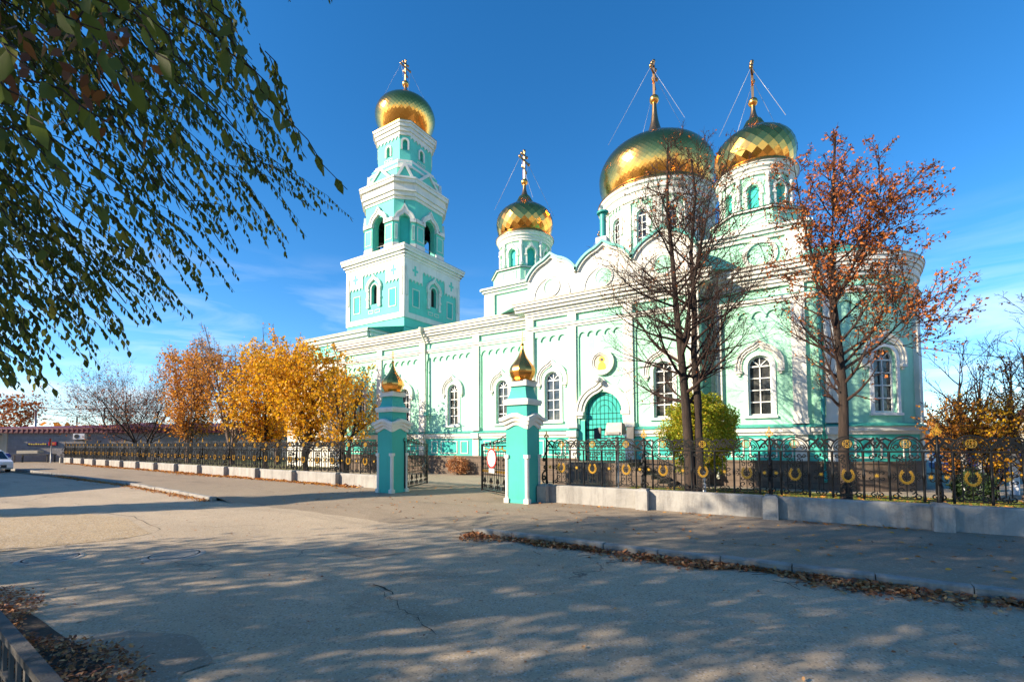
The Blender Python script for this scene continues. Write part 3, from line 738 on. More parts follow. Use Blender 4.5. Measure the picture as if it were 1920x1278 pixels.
# ---- upper cube
g = G(M['mint'], M['white'])
g.box(XC-HB, XC+HB, YC-HB, YC+HB, 8.8, ZB-.1)
part(g, 'upper_wall')
g = G(M['white'])
for t, ox, oy in ((0, XC, YC-HB), (pi/2, XC+HB, YC), (-pi/2, XC-HB, YC)):
    m = Flat(ox, oy, t)
    bx(g, m, -HB, HB, ZB-.42, ZB-.24, 0, .10); bx(g, m, -HB-.1, HB+.1, ZB-.24, ZB-.1, -.05, .2); bx(g, m, -HB-.2, HB+.2, ZB-.1, ZB, -.1, .3)
    for s0, s1 in ((-HB, -HB+.7), (HB-.7, HB)): bx(g, m, s0, s1, 9.0, ZB-.42, 0, .12)
    for s in (-6.35, 6.35):
        if abs(s) > 3 and t == 0 and s > 0:
            strip(g, m, arch(s+.1, 9.95, .52, 0, 360, 30)[:-1], -.16, .02, 0, .09, closed=True)
part(g, 'cornice')

# ---- domes
def gold_dome(cx, cy, prof, ncol, nrow, name='dome', parent=church, jit=0.012, seed=1):
    """prof: list (z, r) ; diamond tiles laid on the surface"""
    zs = [p[0] for p in prof]; rs = [p[1] for p in prof]
    # arc-length parametrisation
    L = [0]
    for i in range(1, len(prof)): L.append(L[-1]+hypot(zs[i]-zs[i-1], rs[i]-rs[i-1]))
    rr = random.Random(seed)
    def at(q):
        q = min(max(q, 0), 1)*L[-1]
        z = float(np.interp(q, L, zs)); r = float(np.interp(q, L, rs)); return z, r
    def P(i, j):
        z, r = at(i/nrow); a = 2*pi*(j+(i % 2)*.5)/ncol; return Vector((cx+r*cos(a), cy+r*sin(a), z))
    g = G(M['gold']); var = []
    for i in range(-1, nrow):
        for j in range(ncol):
            o = 0 if i % 2 == 0 else 1
            a = P(i, j); b_ = P(i+1, j+o-1 if True else j); c = P(i+2, j); d = P(i+1, j+o)
            if i < 0: vs = [b_, d, c]
            elif i+2 > nrow: vs = [a, d, b_]
            else: vs = [a, d, c, b_]
            cen = sum(vs, Vector())/len(vs); nrm = (vs[1]-vs[0]).cross(vs[2]-vs[0])
            if nrm.length < 1e-9: continue
            nrm.normalize()
            ax = Vector((rr.gauss(0, 1), rr.gauss(0, 1), rr.gauss(0, 1))).normalized(); R_ = Matrix.Rotation(rr.gauss(0, jit), 3, ax)
            k = 1.0
            vs = [cen+R_@((v-cen)*k) for v in vs]
            g.add(vs, [tuple(range(len(vs)))]); var.append(rr.random())
    g.var = var
    return g.build(name, parent)
def smooth_prof(cp, n=40):
    zs = [p[0] for p in cp]; rs = [p[1] for p in cp]; out = []
    # catmull-rom
    k = len(cp)
    for i in range(k-1):
        p0, p1, p2, p3 = cp[max(i-1, 0)], cp[i], cp[i+1], cp[min(i+2, k-1)]
        for t in [j/10 for j in range(10)]:
            out.append(tuple(.5*((2*p1[a])+(-p0[a]+p2[a])*t+(2*p0[a]-5*p1[a]+4*p2[a]-p3[a])*t*t+(-p0[a]+3*p1[a]-3*p2[a]+p3[a])*t**3) for a in (0, 1)))
    out.append(cp[-1]); return out
def cross(g, x, y, z0, h, m=0, lean=0.0):
    """three-barred cross, bars along Y"""
    w = h*.03
    g.box(x-w, x+w, y-w, y+w, z0, z0+h, m)
    for f, l_ in ((.84, .16), (.66, .30)): z = z0+h*f; g.box(x-w*.8, x+w*.8, y-h*l_, y+h*l_, z-w, z+w, m)
    z = z0+h*.34; k = h*.15
    g.add([(x-w*.8, y-k, z+k*.45-w), (x+w*.8, y-k, z+k*.45-w), (x+w*.8, y-k, z+k*.45+w), (x-w*.8, y-k, z+k*.45+w), (x-w*.8, y+k, z-k*.45-w), (x+w*.8, y+k, z-k*.45-w), (x+w*.8, y+k, z-k*.45+w), (x-w*.8, y+k, z-k*.45+w)],
          [(0, 1, 2, 3), (7, 6, 5, 4), (0, 4, 5, 1), (1, 5, 6, 2), (2, 6, 7, 3), (3, 7, 4, 0)], m)
    for (yy, zz) in ((y, z0+h), (y-h*.3, z0+h*.66), (y+h*.3, z0+h*.66), (y-h*.16, z0+h*.84), (y+h*.16, z0+h*.84)):
        g.lathe(x, yy, [(.001, zz-w*2), (w*1.7, zz-w), (w*1.7, zz+w), (.001, zz+w*2)], 8, m, cap=False)
def dome_top(dm, x, y, zsp, rsp, zball, rball, zc, wires_r, wires_z, dark=True):
    g = G(M['golddark']); n = 24
    hh = zball-zsp; g.lathe(x, y, [(rsp, zsp), (rsp*.62, zsp+hh*.18), (rsp*.42, zsp+hh*.38), (rsp*.30, zsp+hh*.6), (rball*.42, zball-rball*.7)], n, cap=False); g.build('spire', dm)
    g = G(M['golds']); g.lathe(x, y, [(max(.001, rball*sin(pi*i/12)), zball-rball*cos(pi*i/12)) for i in range(13)], 24, cap=False)
    g.lathe(x, y, [(rball*.5, zball-rball*1.05), (rball*.5, zball-rball*.8)], 16); g.lathe(x, y, [(rball*.28, zball+rball*.8), (rball*.16, zball+rball*1.7)], 12); g.build('ball', dm)
    g = G(M['golddark']); cross(g, x, y, zball+rball, zc-zball-rball); g.build('cross', dm)
    g = G(M['silver'])
    zz = zball+rball+(zc-zball-rball)*.66
    for dx, dy in ((-1, -1), (1, -1), (1, 1), (-1, 1)): g.tube([(x, y+dy*(zc-zball)*.25, zz), (x+dx*wires_r*.7, y+dy*wires_r*.7, wires_z)], .009, 4)
    g.build('guy_wires', dm)

def turret(cx, cy, seed):
    g = G(M['mint'], M['white'], M['roof'])
    R8 = 2.02
    def ring8(r, z): return [(cx+r/cos(pi/8)*sin(pi/8+k*pi/4), cy-r/cos(pi/8)*cos(pi/8+k*pi/4), z) for k in range(8)]
    def pr8(r0, r1, z0, z1, m): g.add(ring8(r0, z0)+ring8(r1, z1), [(i, (i+1) % 8, (i+1) % 8+8, i+8) for i in range(8)]+[tuple(range(8, 16))], m)
    pr8(1.82, 1.82, 10.7, 11.86, 0); pr8(1.95, 1.95, 11.02, 11.16, 1)
    pr8(1.93, 1.93, 11.86, 11.95, 1); pr8(1.98, 1.60, 11.95, 12.06, 2)
    for k in range(8):
        m = Flat(cx+1.82*sin(k*pi/4), cy-1.82*cos(k*pi/4), k*pi/4); frame(g, m, -.48, .48, 11.28, 11.74, .05, 0, .03, 1)
    part(g, 'turret_base')
    g = G(M['mint'], M['white'], M['tealp']); m = Round(cx, cy, 1.46)
    zb, zt = 12.02, 13.62
    circ = 2*pi*1.46
    holes = [(1.46*k*pi/4, zb+.12, .46, zt-.42) for k in range(8)]
    holewall(g, m, -circ/16, circ*15/16, zb, zt+.1, holes, .16, 0)
    for k in range(8):
        s = 1.46*k*pi/4
        poly(g, m, archpoly(s, zb+.1, .5, zt-.40, 10), -.2, -.15, 2)
        hp = [(s+.32, zb+.75)]+arch(s, zt-.66, .32, 0, 180, 16, keel=.14)+[(s-.32, zb+.75)]
        strip(g, m, hp, -.07, .05, 0, .06, 1)
        for sg in (-1, 1): bx(g, m, s+sg*.29-.055, s+sg*.29+.055, zb, zb+.75, 0, .05, 1); bx(g, m, s+sg*.32-.08, s+sg*.32+.08, zb+.72, zb+.80, 0, .09, 1)
    part(g, 'turret_drum')
    g = G(M['white'])
    for k in range(8):
        t = (k+.5)*pi/4; x, y = cx+1.53*sin(t), cy-1.53*cos(t)
        g.lathe(x, y, [(.05, zb+.14), (.13, zb+.28), (.13, zb+.34), (.085, zb+.38), (.085, zt-.35), (.12, zt-.3), (.12, zt-.24), (.085, zt-.2), (.10, zt+.02)], 10)
    g.lathe(cx, cy, [(1.46, zt-.02), (1.55, zt), (1.55, zt+.10), (1.60, zt+.14), (1.60, zt+.24), (1.68, zt+.30), (1.70, zt+.42), (1.76, zt+.46), (1.76, zt+.52)], 48, smooth=False)
    part(g, 'drum_cornice')
    g = G(M['golds']); g.lathe(cx, cy, [(1.79, zt+.50), (1.79, zt+.54), (1.60, zt+.74)], 48, cap=False); part(g, 'gold_rim')
    z0 = zt+.60
    pf = smooth_prof([(z0, 1.42), (z0+.35, 1.62), (z0+.8, 1.73), (z0+1.25, 1.71), (z0+1.65, 1.50), (z0+1.95, 1.12), (z0+2.12, .84), (z0+2.30, .60), (z0+2.5, .45), (z0+2.75, .35)])
    d = gold_dome(cx, cy, pf, 24, 16, 'dome', seed=seed, jit=.03)
    dome_top(d, cx, cy, z0+2.7, .34, 17.92, .21, 19.9, 1.9, z0+1.75)
turret(XC-6.35, YC-6.4, 1); turret(XC+6.24, YC-6.4, 2); turret(XC-6.35, YC+6.4, 3); turret(XC+6.35, YC+6.4, 4)

# big drum
RD = 3.42; m = Round(XC, YC, RD)
g = G(M['mint'], M['white']); zb, zt = 11.0, 16.5; circ = 2*pi*RD
holes = [(RD*k*pi/6, 13.55, .62, 15.75) for k in range(12)]
holewall(g, m, -circ/24, circ*23/24, zb, zt, holes, .2, 0)
part(g, 'drum')
g = G(M['white'])
for k in range(12):
    s = RD*(k+.5)*pi/6; bx(g, m, s-.26, s+.26, zb+.8, zt-.2, 0, .13)
    s2 = RD*k*pi/6; strip(g, m, [(s2+.46, 14.6)]+arch(s2, 15.44, .48, 0, 180, 18, keel=.16)+[(s2-.46, 14.6)], -.08, .06, 0, .10)
    for i in range(5): bx(g, m, s2-.62+i*.27, s2-.62+i*.27+.15, zt-.26, zt-.10, 0, .1)
bx(g, m, 0, circ, zb+.4, zb+.8, 0, .2); bx(g, m, 0, circ, zt-.12, zt+.05, 0, .16)
g.lathe(XC, YC, [(RD, zt), (RD+.12, zt+.05), (RD+.14, zt+.32), (RD+.22, zt+.36), (RD+.24, zt+.62), (RD+.34, zt+.70), (RD+.36, zt+.88)], 72, smooth=False)
part(g, 'drum_cornice')
for k in range(-3, 5): window(m, RD*k*pi/6, 13.55, .62, 15.75, rows=4, glassd=-.16, sill=False, surround=True, name='drum_window', fanlight=False)
g = G(M['golds']); g.lathe(XC, YC, [(RD+.40, zt+.86), (RD+.40, zt+.92), (RD+.08, zt+1.25)], 72, cap=False); part(g, 'gold_rim')
z0 = zt+1.0
pf = smooth_prof([(z0, 3.2), (z0+.8, 3.52), (z0+1.6, 3.68), (z0+2.25, 3.62), (z0+3.0, 3.2), (z0+3.55, 2.5), (z0+3.85, 1.85), (z0+4.07, 1.25), (z0+4.35, .85), (z0+4.8, .60)])
d = gold_dome(XC, YC, pf, 76, 50, 'dome', seed=9, jit=.014)
dome_top(d, XC, YC, z0+4.75, .61, 24.7, .31, 27.35, 3.4, z0+3.6)
# boiler chimney beside the middle gable
g = G(M['silver'], M['tealpipe']); g.box(-8.6, -8.05, 21.75, 22.3, 11.0, 12.15); g.lathe(-8.3, 22.0, [(.16, 12.1), (.16, 13.45)], 16, 1); g.lathe(-8.3, 22.0, [(.30, 13.42), (.30, 13.5), (.02, 13.6)], 16, 1); part(g, 'chimney')

# ================================================================== BELL TOWER
TX, TY = -30.85, 30.6
g = G(M['turq'], M['white'], M['roof'])
WB = Flat(0, 24.3)
g.box(-35.8, -28.25, 24.3, 37.0, 0, 10.2)
part(g, 'narthex_wall')
g = G(M['white'], M['rust'])
WE = Flat(-28.25, 24.3, pi/2)
for mm_, a, b_ in ((WB, -35.8, -28.25), (WE, 0, 12.7)):
    bx(g, mm_, a, b_, 9.95, 10.15, 0, .12); bx(g, mm_, a-.1, b_+.1, 10.15, 10.45, -.1, .3); bx(g, mm_, a-.3, b_+.3, 10.45, 10.6, -.1, .45); bx(g, mm_, a-.4, b_+.4, 10.6, 10.66, -.2, .5, 1)
    bx(g, mm_, a, b_, 8.95, 9.05, 0, .1)
    L = b_-a; n = 4
    for i in range(n): frame(g, mm_, a+L*(i+.18)/n, a+L*(i+.82)/n, 9.2, 9.8, .06, 0, .05)
    bx(g, mm_, a, a+.4, ZL, 9.95, 0, .08); bx(g, mm_, b_-.4, b_, ZL, 9.95, 0, .08)
part(g, 'narthex_cornice')
g = G(M['roof']); g.add([(-36.3, 23.8, 10.66), (-27.75, 23.8, 10.66), (-27.75, 37.4, 10.66), (-36.3, 37.4, 10.66), (-34.4, 27.1, 11.4), (-27.3, 27.1, 11.4), (-27.3, 34, 11.4), (-34.4, 34, 11.4)], [(0, 1, 5, 4), (1, 2, 6, 5), (2, 3, 7, 6), (3, 0, 4, 7)])
# lean-to at the west end
g.add([(-37.2, 23.0, 8.35), (-28.5, 23.0, 8.35), (-28.5, 24.3, 8.85), (-37.2, 24.3, 8.85)], [(0, 1, 2, 3)]); part(g, 'roof')
g = G(M['white']); g.box(-37.0, -28.5, 23.2, 24.28, 0, 8.35); part(g, 'porch_wall')
HT = 3.53
g = G(M['turq']); 
for k in range(4):
    t = k*pi/2; m = Flat(TX+HT*sin(t), TY-HT*cos(t), t)
    holewall(g, m, -HT, HT, 10.0, 17.4, [(0, 13.75, .72, 15.45)], .3)
g.box(TX-HT+.3, TX+HT-.3, TY-HT+.3, TY+HT-.3, 10, 17.4)
part(g, 'tower_wall')
gw = G(M['white'])
for k in range(4):
    t = k*pi/2; m = Flat(TX+HT*sin(t), TY-HT*cos(t), t)
    bx(gw, m, -HT-.06, HT+.06, 12.15, 12.6, 0, .08)
    bx(gw, m, -HT-.07, -HT+.42, 12.6, 17.3, 0, .085); bx(gw, m, HT-.42, HT+.07, 12.6, 17.3, 0, .085)
    # lambrequin
    pts = [(-HT+.42, 17.3), (-HT+.42, 15.25)]+list(reversed(scallops(-HT+.42, -1.45, 15.25, .42, .14)))+[(-1.45, 16.25)]+list(reversed(scallops(-1.45, 1.45, 16.28, .42, .14)))+[(1.45, 15.25)]+list(reversed(scallops(1.45, HT-.42, 15.25, .42, .14)))+[(HT-.42, 17.3)]
    poly(gw, m, pts, 0, .08)
    for sg in (-1, 1):
        c = sg*2.35; z = 16.25
        gd = G(M['turq']); bx(gd, m, c-.1, c+.1, z-.42, z+.42, .08, .105); bx(gd, m, c-.32, c-.1, z-.1, z+.1, .08, .105); bx(gd, m, c+.1, c+.32, z-.1, z+.1, .08, .105); part(gd, 'relief_cross')
        frame(gw, m, sg*2.2-.42, sg*2.2+.42, 13.2, 14.75, .06, 0, .05); gd = G(M['tealp']); bx(gd, m, sg*2.2-.3, sg*2.2+.3, 13.32, 14.63, 0, .02); part(gd, 'wall_panel')
        frame(gw, m, sg*.4-.3, sg*.4+.3, 12.95, 13.25, .05, 0, .04)
        # engaged colonettes beside the window
        x = sg*.72
        bx(gw, m, x-.14, x+.14, 13.45, 13.65, 0, .16); bx(gw, m, x-.1, x+.1, 13.65, 14.9, 0, .14); bx(gw, m, x-.15, x+.15, 14.15, 14.35, 0, .19); bx(gw, m, x-.16, x+.16, 14.9, 15.1, 0, .2)
    hp = arch(0, 15.1, .78, 0, 180, 24, keel=.18); strip(gw, m, hp, -.1, .1, 0, .16); strip(gw, m, hp, -.16, -.08, 0, .2)
    strip(gw, m, [(.36, 13.75)]+arch(0, 15.09, .36, 0, 180, 14)+[(-.36, 13.75)], -.1, 0, 0, .06)
    # corner turned shafts
    for sg in (-1, 1): bx(gw, m, sg*(HT-.2)-.13, sg*(HT-.2)+.13, 14.0, 16.4, .085, .15)
    bx(gw, m, -HT-.12, HT+.12, 17.15, 17.38, 0, .14); bx(gw, m, -HT-.24, HT+.24, 17.38, 17.6, -.1, .26); bx(gw, m, -HT-.36, HT+.36, 17.6, 17.85, -.1, .40); bx(gw, m, -HT-.42, HT+.42, 17.85, 18.02, -.1, .46)
gw.mats = (M['white'], M['rust']); gw.box(TX-HT-.46, TX+HT+.46, TY-HT-.46, TY+HT+.46, 18.02, 18.07, 1)
part(gw, 'tower_cornice')
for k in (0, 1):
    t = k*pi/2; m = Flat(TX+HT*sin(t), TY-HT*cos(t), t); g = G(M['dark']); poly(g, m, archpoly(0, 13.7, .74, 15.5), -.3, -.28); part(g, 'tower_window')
# belfry
HBf, CBf = 3.02, 1.28
g = G(M['turq']); gw = G(M['white'])
for k in range(8):
    t = k*pi/4
    if k % 2 == 0: R_ = HBf; wd_ = 2*(HBf-CBf); hole = (0, 18.35, 1.36, 21.55)
    else: R_ = (HBf-CBf/2)*sqrt(2); wd_ = CBf*sqrt(2); hole = (0, 18.35, .86, 21.35)
    m = Flat(TX+R_*sin(t), TY-R_*cos(t), t); h = wd_/2
    holewall(g, m, -h, h, 18.0, 23.0, [hole], .5 if k % 2 == 0 else .25)
    if k % 2: gp = G(M['tealp']); poly(gp, m, archpoly(0, 18.3, .9, 21.4), -.3, -.24, 0); part(gp, 'belfry_niche')
    rr = hole[2]/2; zc = hole[3]-rr
    hp = [(rr+.17, zc)]+arch(0, zc, rr+.17, 0, 180, 22, keel=.26)+[(-rr-.17, zc)]
    strip(gw, m, hp, -.2, .1, 0, .2); strip(gw, m, hp, -.28, -.16, 0, .26)
    for sg in (-1, 1):
        a, b_ = sorted((sg*(rr+.06), sg*(h+.03)))
        bx(gw, m, a, b_, 18.0, 18.9, 0, .18); gp = G(M['turq']); bx(gp, m, a+.02, b_-.02, 18.9, 20.75, 0, .13); part(gp, 'belfry_pier'); bx(gw, m, a-.02, b_+.02, 20.75, 21.05, 0, .26)
        if b_-a > .4: frame(gw, m, a+.12, b_-.12, 19.2, 20.5, .05, .13, .17)
part(g, 'belfry_wall')
gw.oct(TX, TY, HBf+.06, CBf, 22.75, 23.0); gw.oct(TX, TY, HBf+.18, CBf, 23.0, 23.35); gw.oct(TX, TY, HBf+.30, CBf+.02, 23.35, 23.6)
gw.oct(TX, TY, HBf+.24, CBf+.02, 23.6, 24.05); gw.oct(TX, TY, HBf+.40, CBf+.03, 24.05, 24.35); gw.oct(TX, TY, HBf+.46, CBf+.03, 24.35, 24.5)
part(gw, 'belfry_cornice')
g = G(M['dark']); g.box(TX-2.4, TX+2.4, TY-2.4, TY+2.4, 22.0, 22.7); g.box(TX-2.5, TX+2.5, TY-2.5, TY+2.5, 18.0, 18.2); g.box(TX-.15, TX+.15, TY-2.4, TY+2.4, 21.2, 21.4); g.box(TX-2.4, TX+2.4, TY-.15, TY+.15, 21.0, 21.2); part(g, 'belfry_floor')
for bxx, byy, s in ((-1.6, -1.7, 1), (1.7, -1.5, .8), (0, 0, 1.4), (2.0, .3, .9), (-.2, -2.0, .7)):
    g = G(M['bronze']); x, y = TX+bxx*.9, TY+byy*.9; zt_ = 21.0
    g.tube([(x, y, zt_+.4), (x, y, zt_)], .05, 6)
    g.lathe(x, y, [(.52*s, zt_-1.05*s), (.46*s, zt_-.95*s), (.34*s, zt_-.6*s), (.27*s, zt_-.25*s), (.20*s, zt_-.05*s), (.05*s, zt_)], 20); part(g, 'bell')
g = G(M['silver'])
for t in (0, pi/2):
    m = Flat(TX+HBf*sin(t), TY-HBf*cos(t), t)
    for z in (18.7, 19.05): g.tube([m.p(-.68, z, -.2), m.p(.68, z, -.2)], .03, 5)
part(g, 'belfry_railing')
# stepped tier with pediments
g = G(M['turq'], M['white'], M['roof'])
g.oct(TX, TY, 3.3, 1.3, 24.5, 24.62, 2.75, 1.05, m=2); g.oct(TX, TY, 2.72, 1.0, 24.5, 26.3, 2.5, .9, m=0)
for hh, z0_, z1_ in ((2.62, 25.75, 25.95), (2.5, 26.0, 26.25), (2.38, 26.3, 26.5), (2.28, 26.5, 26.72)): g.oct(TX, TY, hh, .85, z0_, z1_, m=1)
for k in range(8):
    t = k*pi/4; R_, h = (2.98, 1.45) if k % 2 == 0 else (3.3, .72)
    m = Flat(TX+R_*sin(t), TY-R_*cos(t), t); H_ = 1.35 if k % 2 == 0 else 1.45
    poly(g, m, [(-h, 24.55), (h, 24.55), (0, 24.55+H_)], -.6, -.06, 0)
    strip(g, m, [(h+.1, 24.5), (0, 24.55+H_), (-h-.1, 24.5)], -.10, .12, -.6, .06, 1)
part(g, 'tower_tier')
HLn, CLn = 2.02, .66
g = G(M['turq'], M['tealp']); gw = G(M['white'])
for k in range(8):
    t = k*pi/4
    if k % 2 == 0: R_ = HLn; wd_ = 2*(HLn-CLn); hole = (0, 27.45, .46, 28.35)
    else: R_ = (HLn-CLn/2)*sqrt(2); wd_ = CLn*sqrt(2); hole = (0, 27.75, .42, 28.65)
    m = Flat(TX+R_*sin(t), TY-R_*cos(t), t); h = wd_/2
    holewall(g, m, -h, h, 26.6, 29.2, [hole], .3)
    poly(g, m, archpoly(0, hole[1]-.03, hole[2]+.04, hole[3]+.03), -.3, -.2 if k % 2 else -.27, 1 if k % 2 else 1)
    r2 = hole[2]/2; strip(gw, m, [(r2, hole[1])]+arch(0, hole[3]-r2, r2, 0, 180, 14)+[(-r2, hole[1])], -.16, 0, 0, .09)
    if k % 2 == 0:
        poly(gw, m, [(-h, 29.2), (-h, 28.75)]+list(reversed(scallops(-h, h, 28.75, .45, .15)))+[(h, 28.75), (h, 29.2)], 0, .07)
        frame(gw, m, -.5, -.06, 27.0, 27.22, .04, 0, .04); frame(gw, m, .06, .5, 27.0, 27.22, .04, 0, .04)
g.box(TX-1.4, TX+1.4, TY-1.4, TY+1.4, 26.5, 29.2); part(g, 'lantern_wall')
gw.oct(TX, TY, HLn+.08, CLn, 29.05, 29.35); gw.oct(TX, TY, HLn+.18, CLn+.02, 29.35, 29.7); gw.oct(TX, TY, HLn+.28, CLn+.03, 29.7, 30.0); gw.oct(TX, TY, HLn+.36, CLn+.04, 30.0, 30.15)
part(gw, 'lantern_cornice')
g = G(M['golds']); g.oct(TX, TY, HLn+.38, CLn+.04, 30.15, 30.2); part(g, 'gold_rim')
z0 = 30.2
pf = smooth_prof([(z0, 1.95), (z0+.7, 2.35), (z0+1.5, 2.68), (z0+2.2, 2.74), (z0+2.9, 2.45), (z0+3.4, 1.92), (z0+3.75, 1.3), (z0+4.0, .75), (z0+4.3, .42)])
d = gold_dome(TX, TY, pf, 48, 34, 'dome', seed=5, jit=.014)
dome_top(d, TX, TY, z0+4.25, .43, 35.6, .31, 37.9, 2.4, z0+3.1)
# downpipes
def downpipe(m, s, mat, z1=8.95, base=.35, off=.5, kink=True):
    g = G(M[mat]); d = .24
    pts = [m.p(s, z1, .62), m.p(s, z1-.25, .60), m.p(s, z1-.75, off*.55), m.p(s, z1-1.25, d)]
    if kink: pts += [m.p(s+.05, ZL+.45, d), m.p(s+.05, ZL+.1, .40), m.p(s+.05, 2.15, .40), m.p(s+.05, 1.9, .24)]
    pts += [m.p(s+.05, base+.3, .24), m.p(s+.05, base, .5)]
    g.tube(pts, .065, 8)
    for z in (3.4, 4.9, 6.4): g.lathe(m.p(s, z, d).x, m.p(s, z, d).y, [(.085, z), (.085, z+.06)], 10)
    c = m.p(s, z1, .62); g.lathe(c.x, c.y, [(.07, z1-.2), (.16, z1), (.17, z1+.12)], 12, cap=False)
    part(g, 'downpipe')
downpipe(NV, -20.1, 'pipe'); downpipe(NV, -12.55, 'pipe'); downpipe(NV, -28.7, 'pipe'); downpipe(EB, -3.12, 'pipe'); downpipe(Flat(0, 21.6), .62, 'tealpipe')
g = G(M['tealpipe']); g.tube([NV.p(-20.0, 3.7, 0), NV.p(-19.95, 3.75, .3)], .02, 5); c = NV.p(-19.85, 3.7, .4); g.box(c.x-.16, c.x+.12, c.y-.08, c.y+.08, c.z-.14, c.z+.08); part(g, 'wall_lamp')
# ================================================================== IRON FENCE
def spiral(cx, cz, r, a0, turns, dr=.15, n=16):
    """spiral that starts at radius r (angle a0 deg) and winds in"""
    return [(cx+r*(1-(1-dr)*i/n)*cos(radians(a0)+turns*2*pi*i/n), cz+r*(1-(1-dr)*i/n)*sin(radians(a0)+turns*2*pi*i/n)) for i in range(n+1)]
FM = Flat(0, 0, 0)
def stroke(g, pts, w=.018, d=.012, m=FM, mt=0): w *= 1.35; strip(g, m, pts, -w/2, w/2, -d, d, mt)
def disc(g, cx, cz, r, d0=-.02, d1=.02, n=12, m=FM, mt=0): poly(g, m, arch(cx, cz, r, 0, 360, n)[:-1], d0, d1, mt); poly(g, m, list(reversed(arch(cx, cz, r, 0, 360, n)[:-1])), d1, d0, mt)
ZB0, ZR = .60, 1.62
def module_iron(g, c, hd=True):
    n = 16 if hd else 8
    # wreath panel: two thin uprights, scrollwork above and below
    for sg in (-1, 1):
        stroke(g, [(c+sg*.155, ZB0), (c+sg*.155, 1.46)], .014)
        stroke(g, spiral(c+sg*.085, .80, .075, -90 if sg > 0 else -90, sg*1.1, .15, n), .016)
        stroke(g, spiral(c+sg*.10, .945, .065, 90, sg*1.0, .2, n), .016)
        stroke(g, spiral(c+sg*.20, .675, .06, 180 if sg > 0 else 0, sg*.9, .2, n), .018)
        stroke(g, [(c, .66), (c+sg*.05, .64), (c+sg*.12, .66), (c+sg*.18, .735)], .018)
        stroke(g, spiral(c+sg*.10, 1.535, .065, 0 if sg > 0 else 180, -sg*1.1, .2, n), .018)
        stroke(g, spiral(c+sg*.19, 1.54, .055, 200 if sg > 0 else -20, sg*.9, .2, n), .018)
        stroke(g, spiral(c+sg*.075, 1.42, .06, -90, sg*1.0, .2, n), .016)
        stroke(g, spiral(c+sg*.08, 1.30, .055, 90, sg*1.0, .2, n), .014)
        stroke(g, spiral(c+sg*.05, 1.14, .04, -90, sg*1.0, .2, max(8, n//2)), .014); stroke(g, spiral(c+sg*.05, 1.05, .04, 90, sg*1.0, .2, max(8, n//2)), .014)
        # thick balusters
        x = c+sg*.29
        g.lathe(x, 0, [(.022, ZB0-.04), (.030, ZB0+.03), (.030, ZB0+.06), (.024, ZB0+.10), (.024, 1.02), (.030, 1.05), (.036, 1.10), (.030, 1.15), (.024, 1.18), (.024, 1.50), (.028, 1.55), (.028, ZR)], 8)
        stroke(g, spiral(x-sg*.075, 1.14, .045, 90 if sg > 0 else 90, sg*.8, .3, 8), .014); stroke(g, spiral(x-sg*.075, 1.06, .045, -90, -sg*.8, .3, 8), .014)
    stroke(g, [(c, .62), (c, 1.55)], .012)
    stroke(g, [(c-.06, 1.10), (c+.06, 1.10)], .016)
    # narrow pair with star, to the right of the panel
    x0 = c+.525
    for sg in (-1, 1):
        stroke(g, [(x0+sg*.045, .72), (x0+sg*.045, 1.44)], .014)
        stroke(g, spiral(x0+sg*.105, 1.16, .05, 180 if sg > 0 else 0, -sg*.8, .3, 8), .014); stroke(g, spiral(x0+sg*.105, 1.04, .05, 180 if sg > 0 else 0, sg*.8, .3, 8), .014)
        stroke(g, spiral(x0+sg*.06, .675, .055, 90, -sg*1.0, .2, n), .018); stroke(g, spiral(x0+sg*.07, 1.52, .06, -90, sg*1.0, .2, n), .018)
    stroke(g, [(x0, 1.52), (x0, 1.60)], .03); stroke(g, [(x0-.02, .62), (x0, .74), (x0+.02, .62)], .014)
    # crest
    stroke(g, arch(c, 1.68, .30, 0, 180, 20), .022, .018); stroke(g, arch(c, 1.68, .255, 15, 165, 16), .012)
    stroke(g, arch(c, 1.815, .105, 0, 360, 20), .012)
    for sg in (-1, 1):
        stroke(g, spiral(c+sg*.15, 1.745, .062, -90, sg*1.2, .15, n), .018)
        stroke(g, spiral(c+sg*.225, 1.72, .04, -90, sg*1.0, .2, 8), .014)
        stroke(g, [(c+sg*.30, 1.70), (c+sg*.36, 1.80), (c+sg*.43, 1.86), (c+sg*.50, 1.95)], .034)
        stroke(g, [(c+sg*.24, 1.88), (c+sg*.34, 1.93), (c+sg*.42, 1.90), (c+sg*.46, 1.80), (c+sg*.51, 1.72)], .030)
        stroke(g, spiral(c+sg*.40, 1.76, .06, 60 if sg > 0 else 120, sg*1.1, .2, n), .020)
        stroke(g, spiral(c+sg*.49, 1.83, .05, 200 if sg > 0 else -20, sg*.8, .3, 8), .018)
def rails(g, L):
    bx(g, FM, 0, L, ZB0, ZB0+.02, -.02, .02); bx(g, FM, 0, L, ZR, ZR+.028, -.028, .028); bx(g, FM, 0, L, ZR+.034, ZR+.045, -.018, .018); bx(g, FM, 0, L, ZR-.10, ZR-.09, -.01, .01) 
SECL = 3.13; MODC = (.525, 1.565, 2.605)
g = G(M['iron']); rails(g, SECL)
for c in MODC: module_iron(g, c)
proto = g.build('fence_panel'); me_panel = proto.data; bpy.data.objects.remove(proto)
g = G(M['iron']); rails(g, SECL)
for c in MODC: module_iron(g, c, False)
proto = g.build('fence_panel'); me_panel_lo = proto.data; bpy.data.objects.remove(proto)
g = G(M['irongold'])
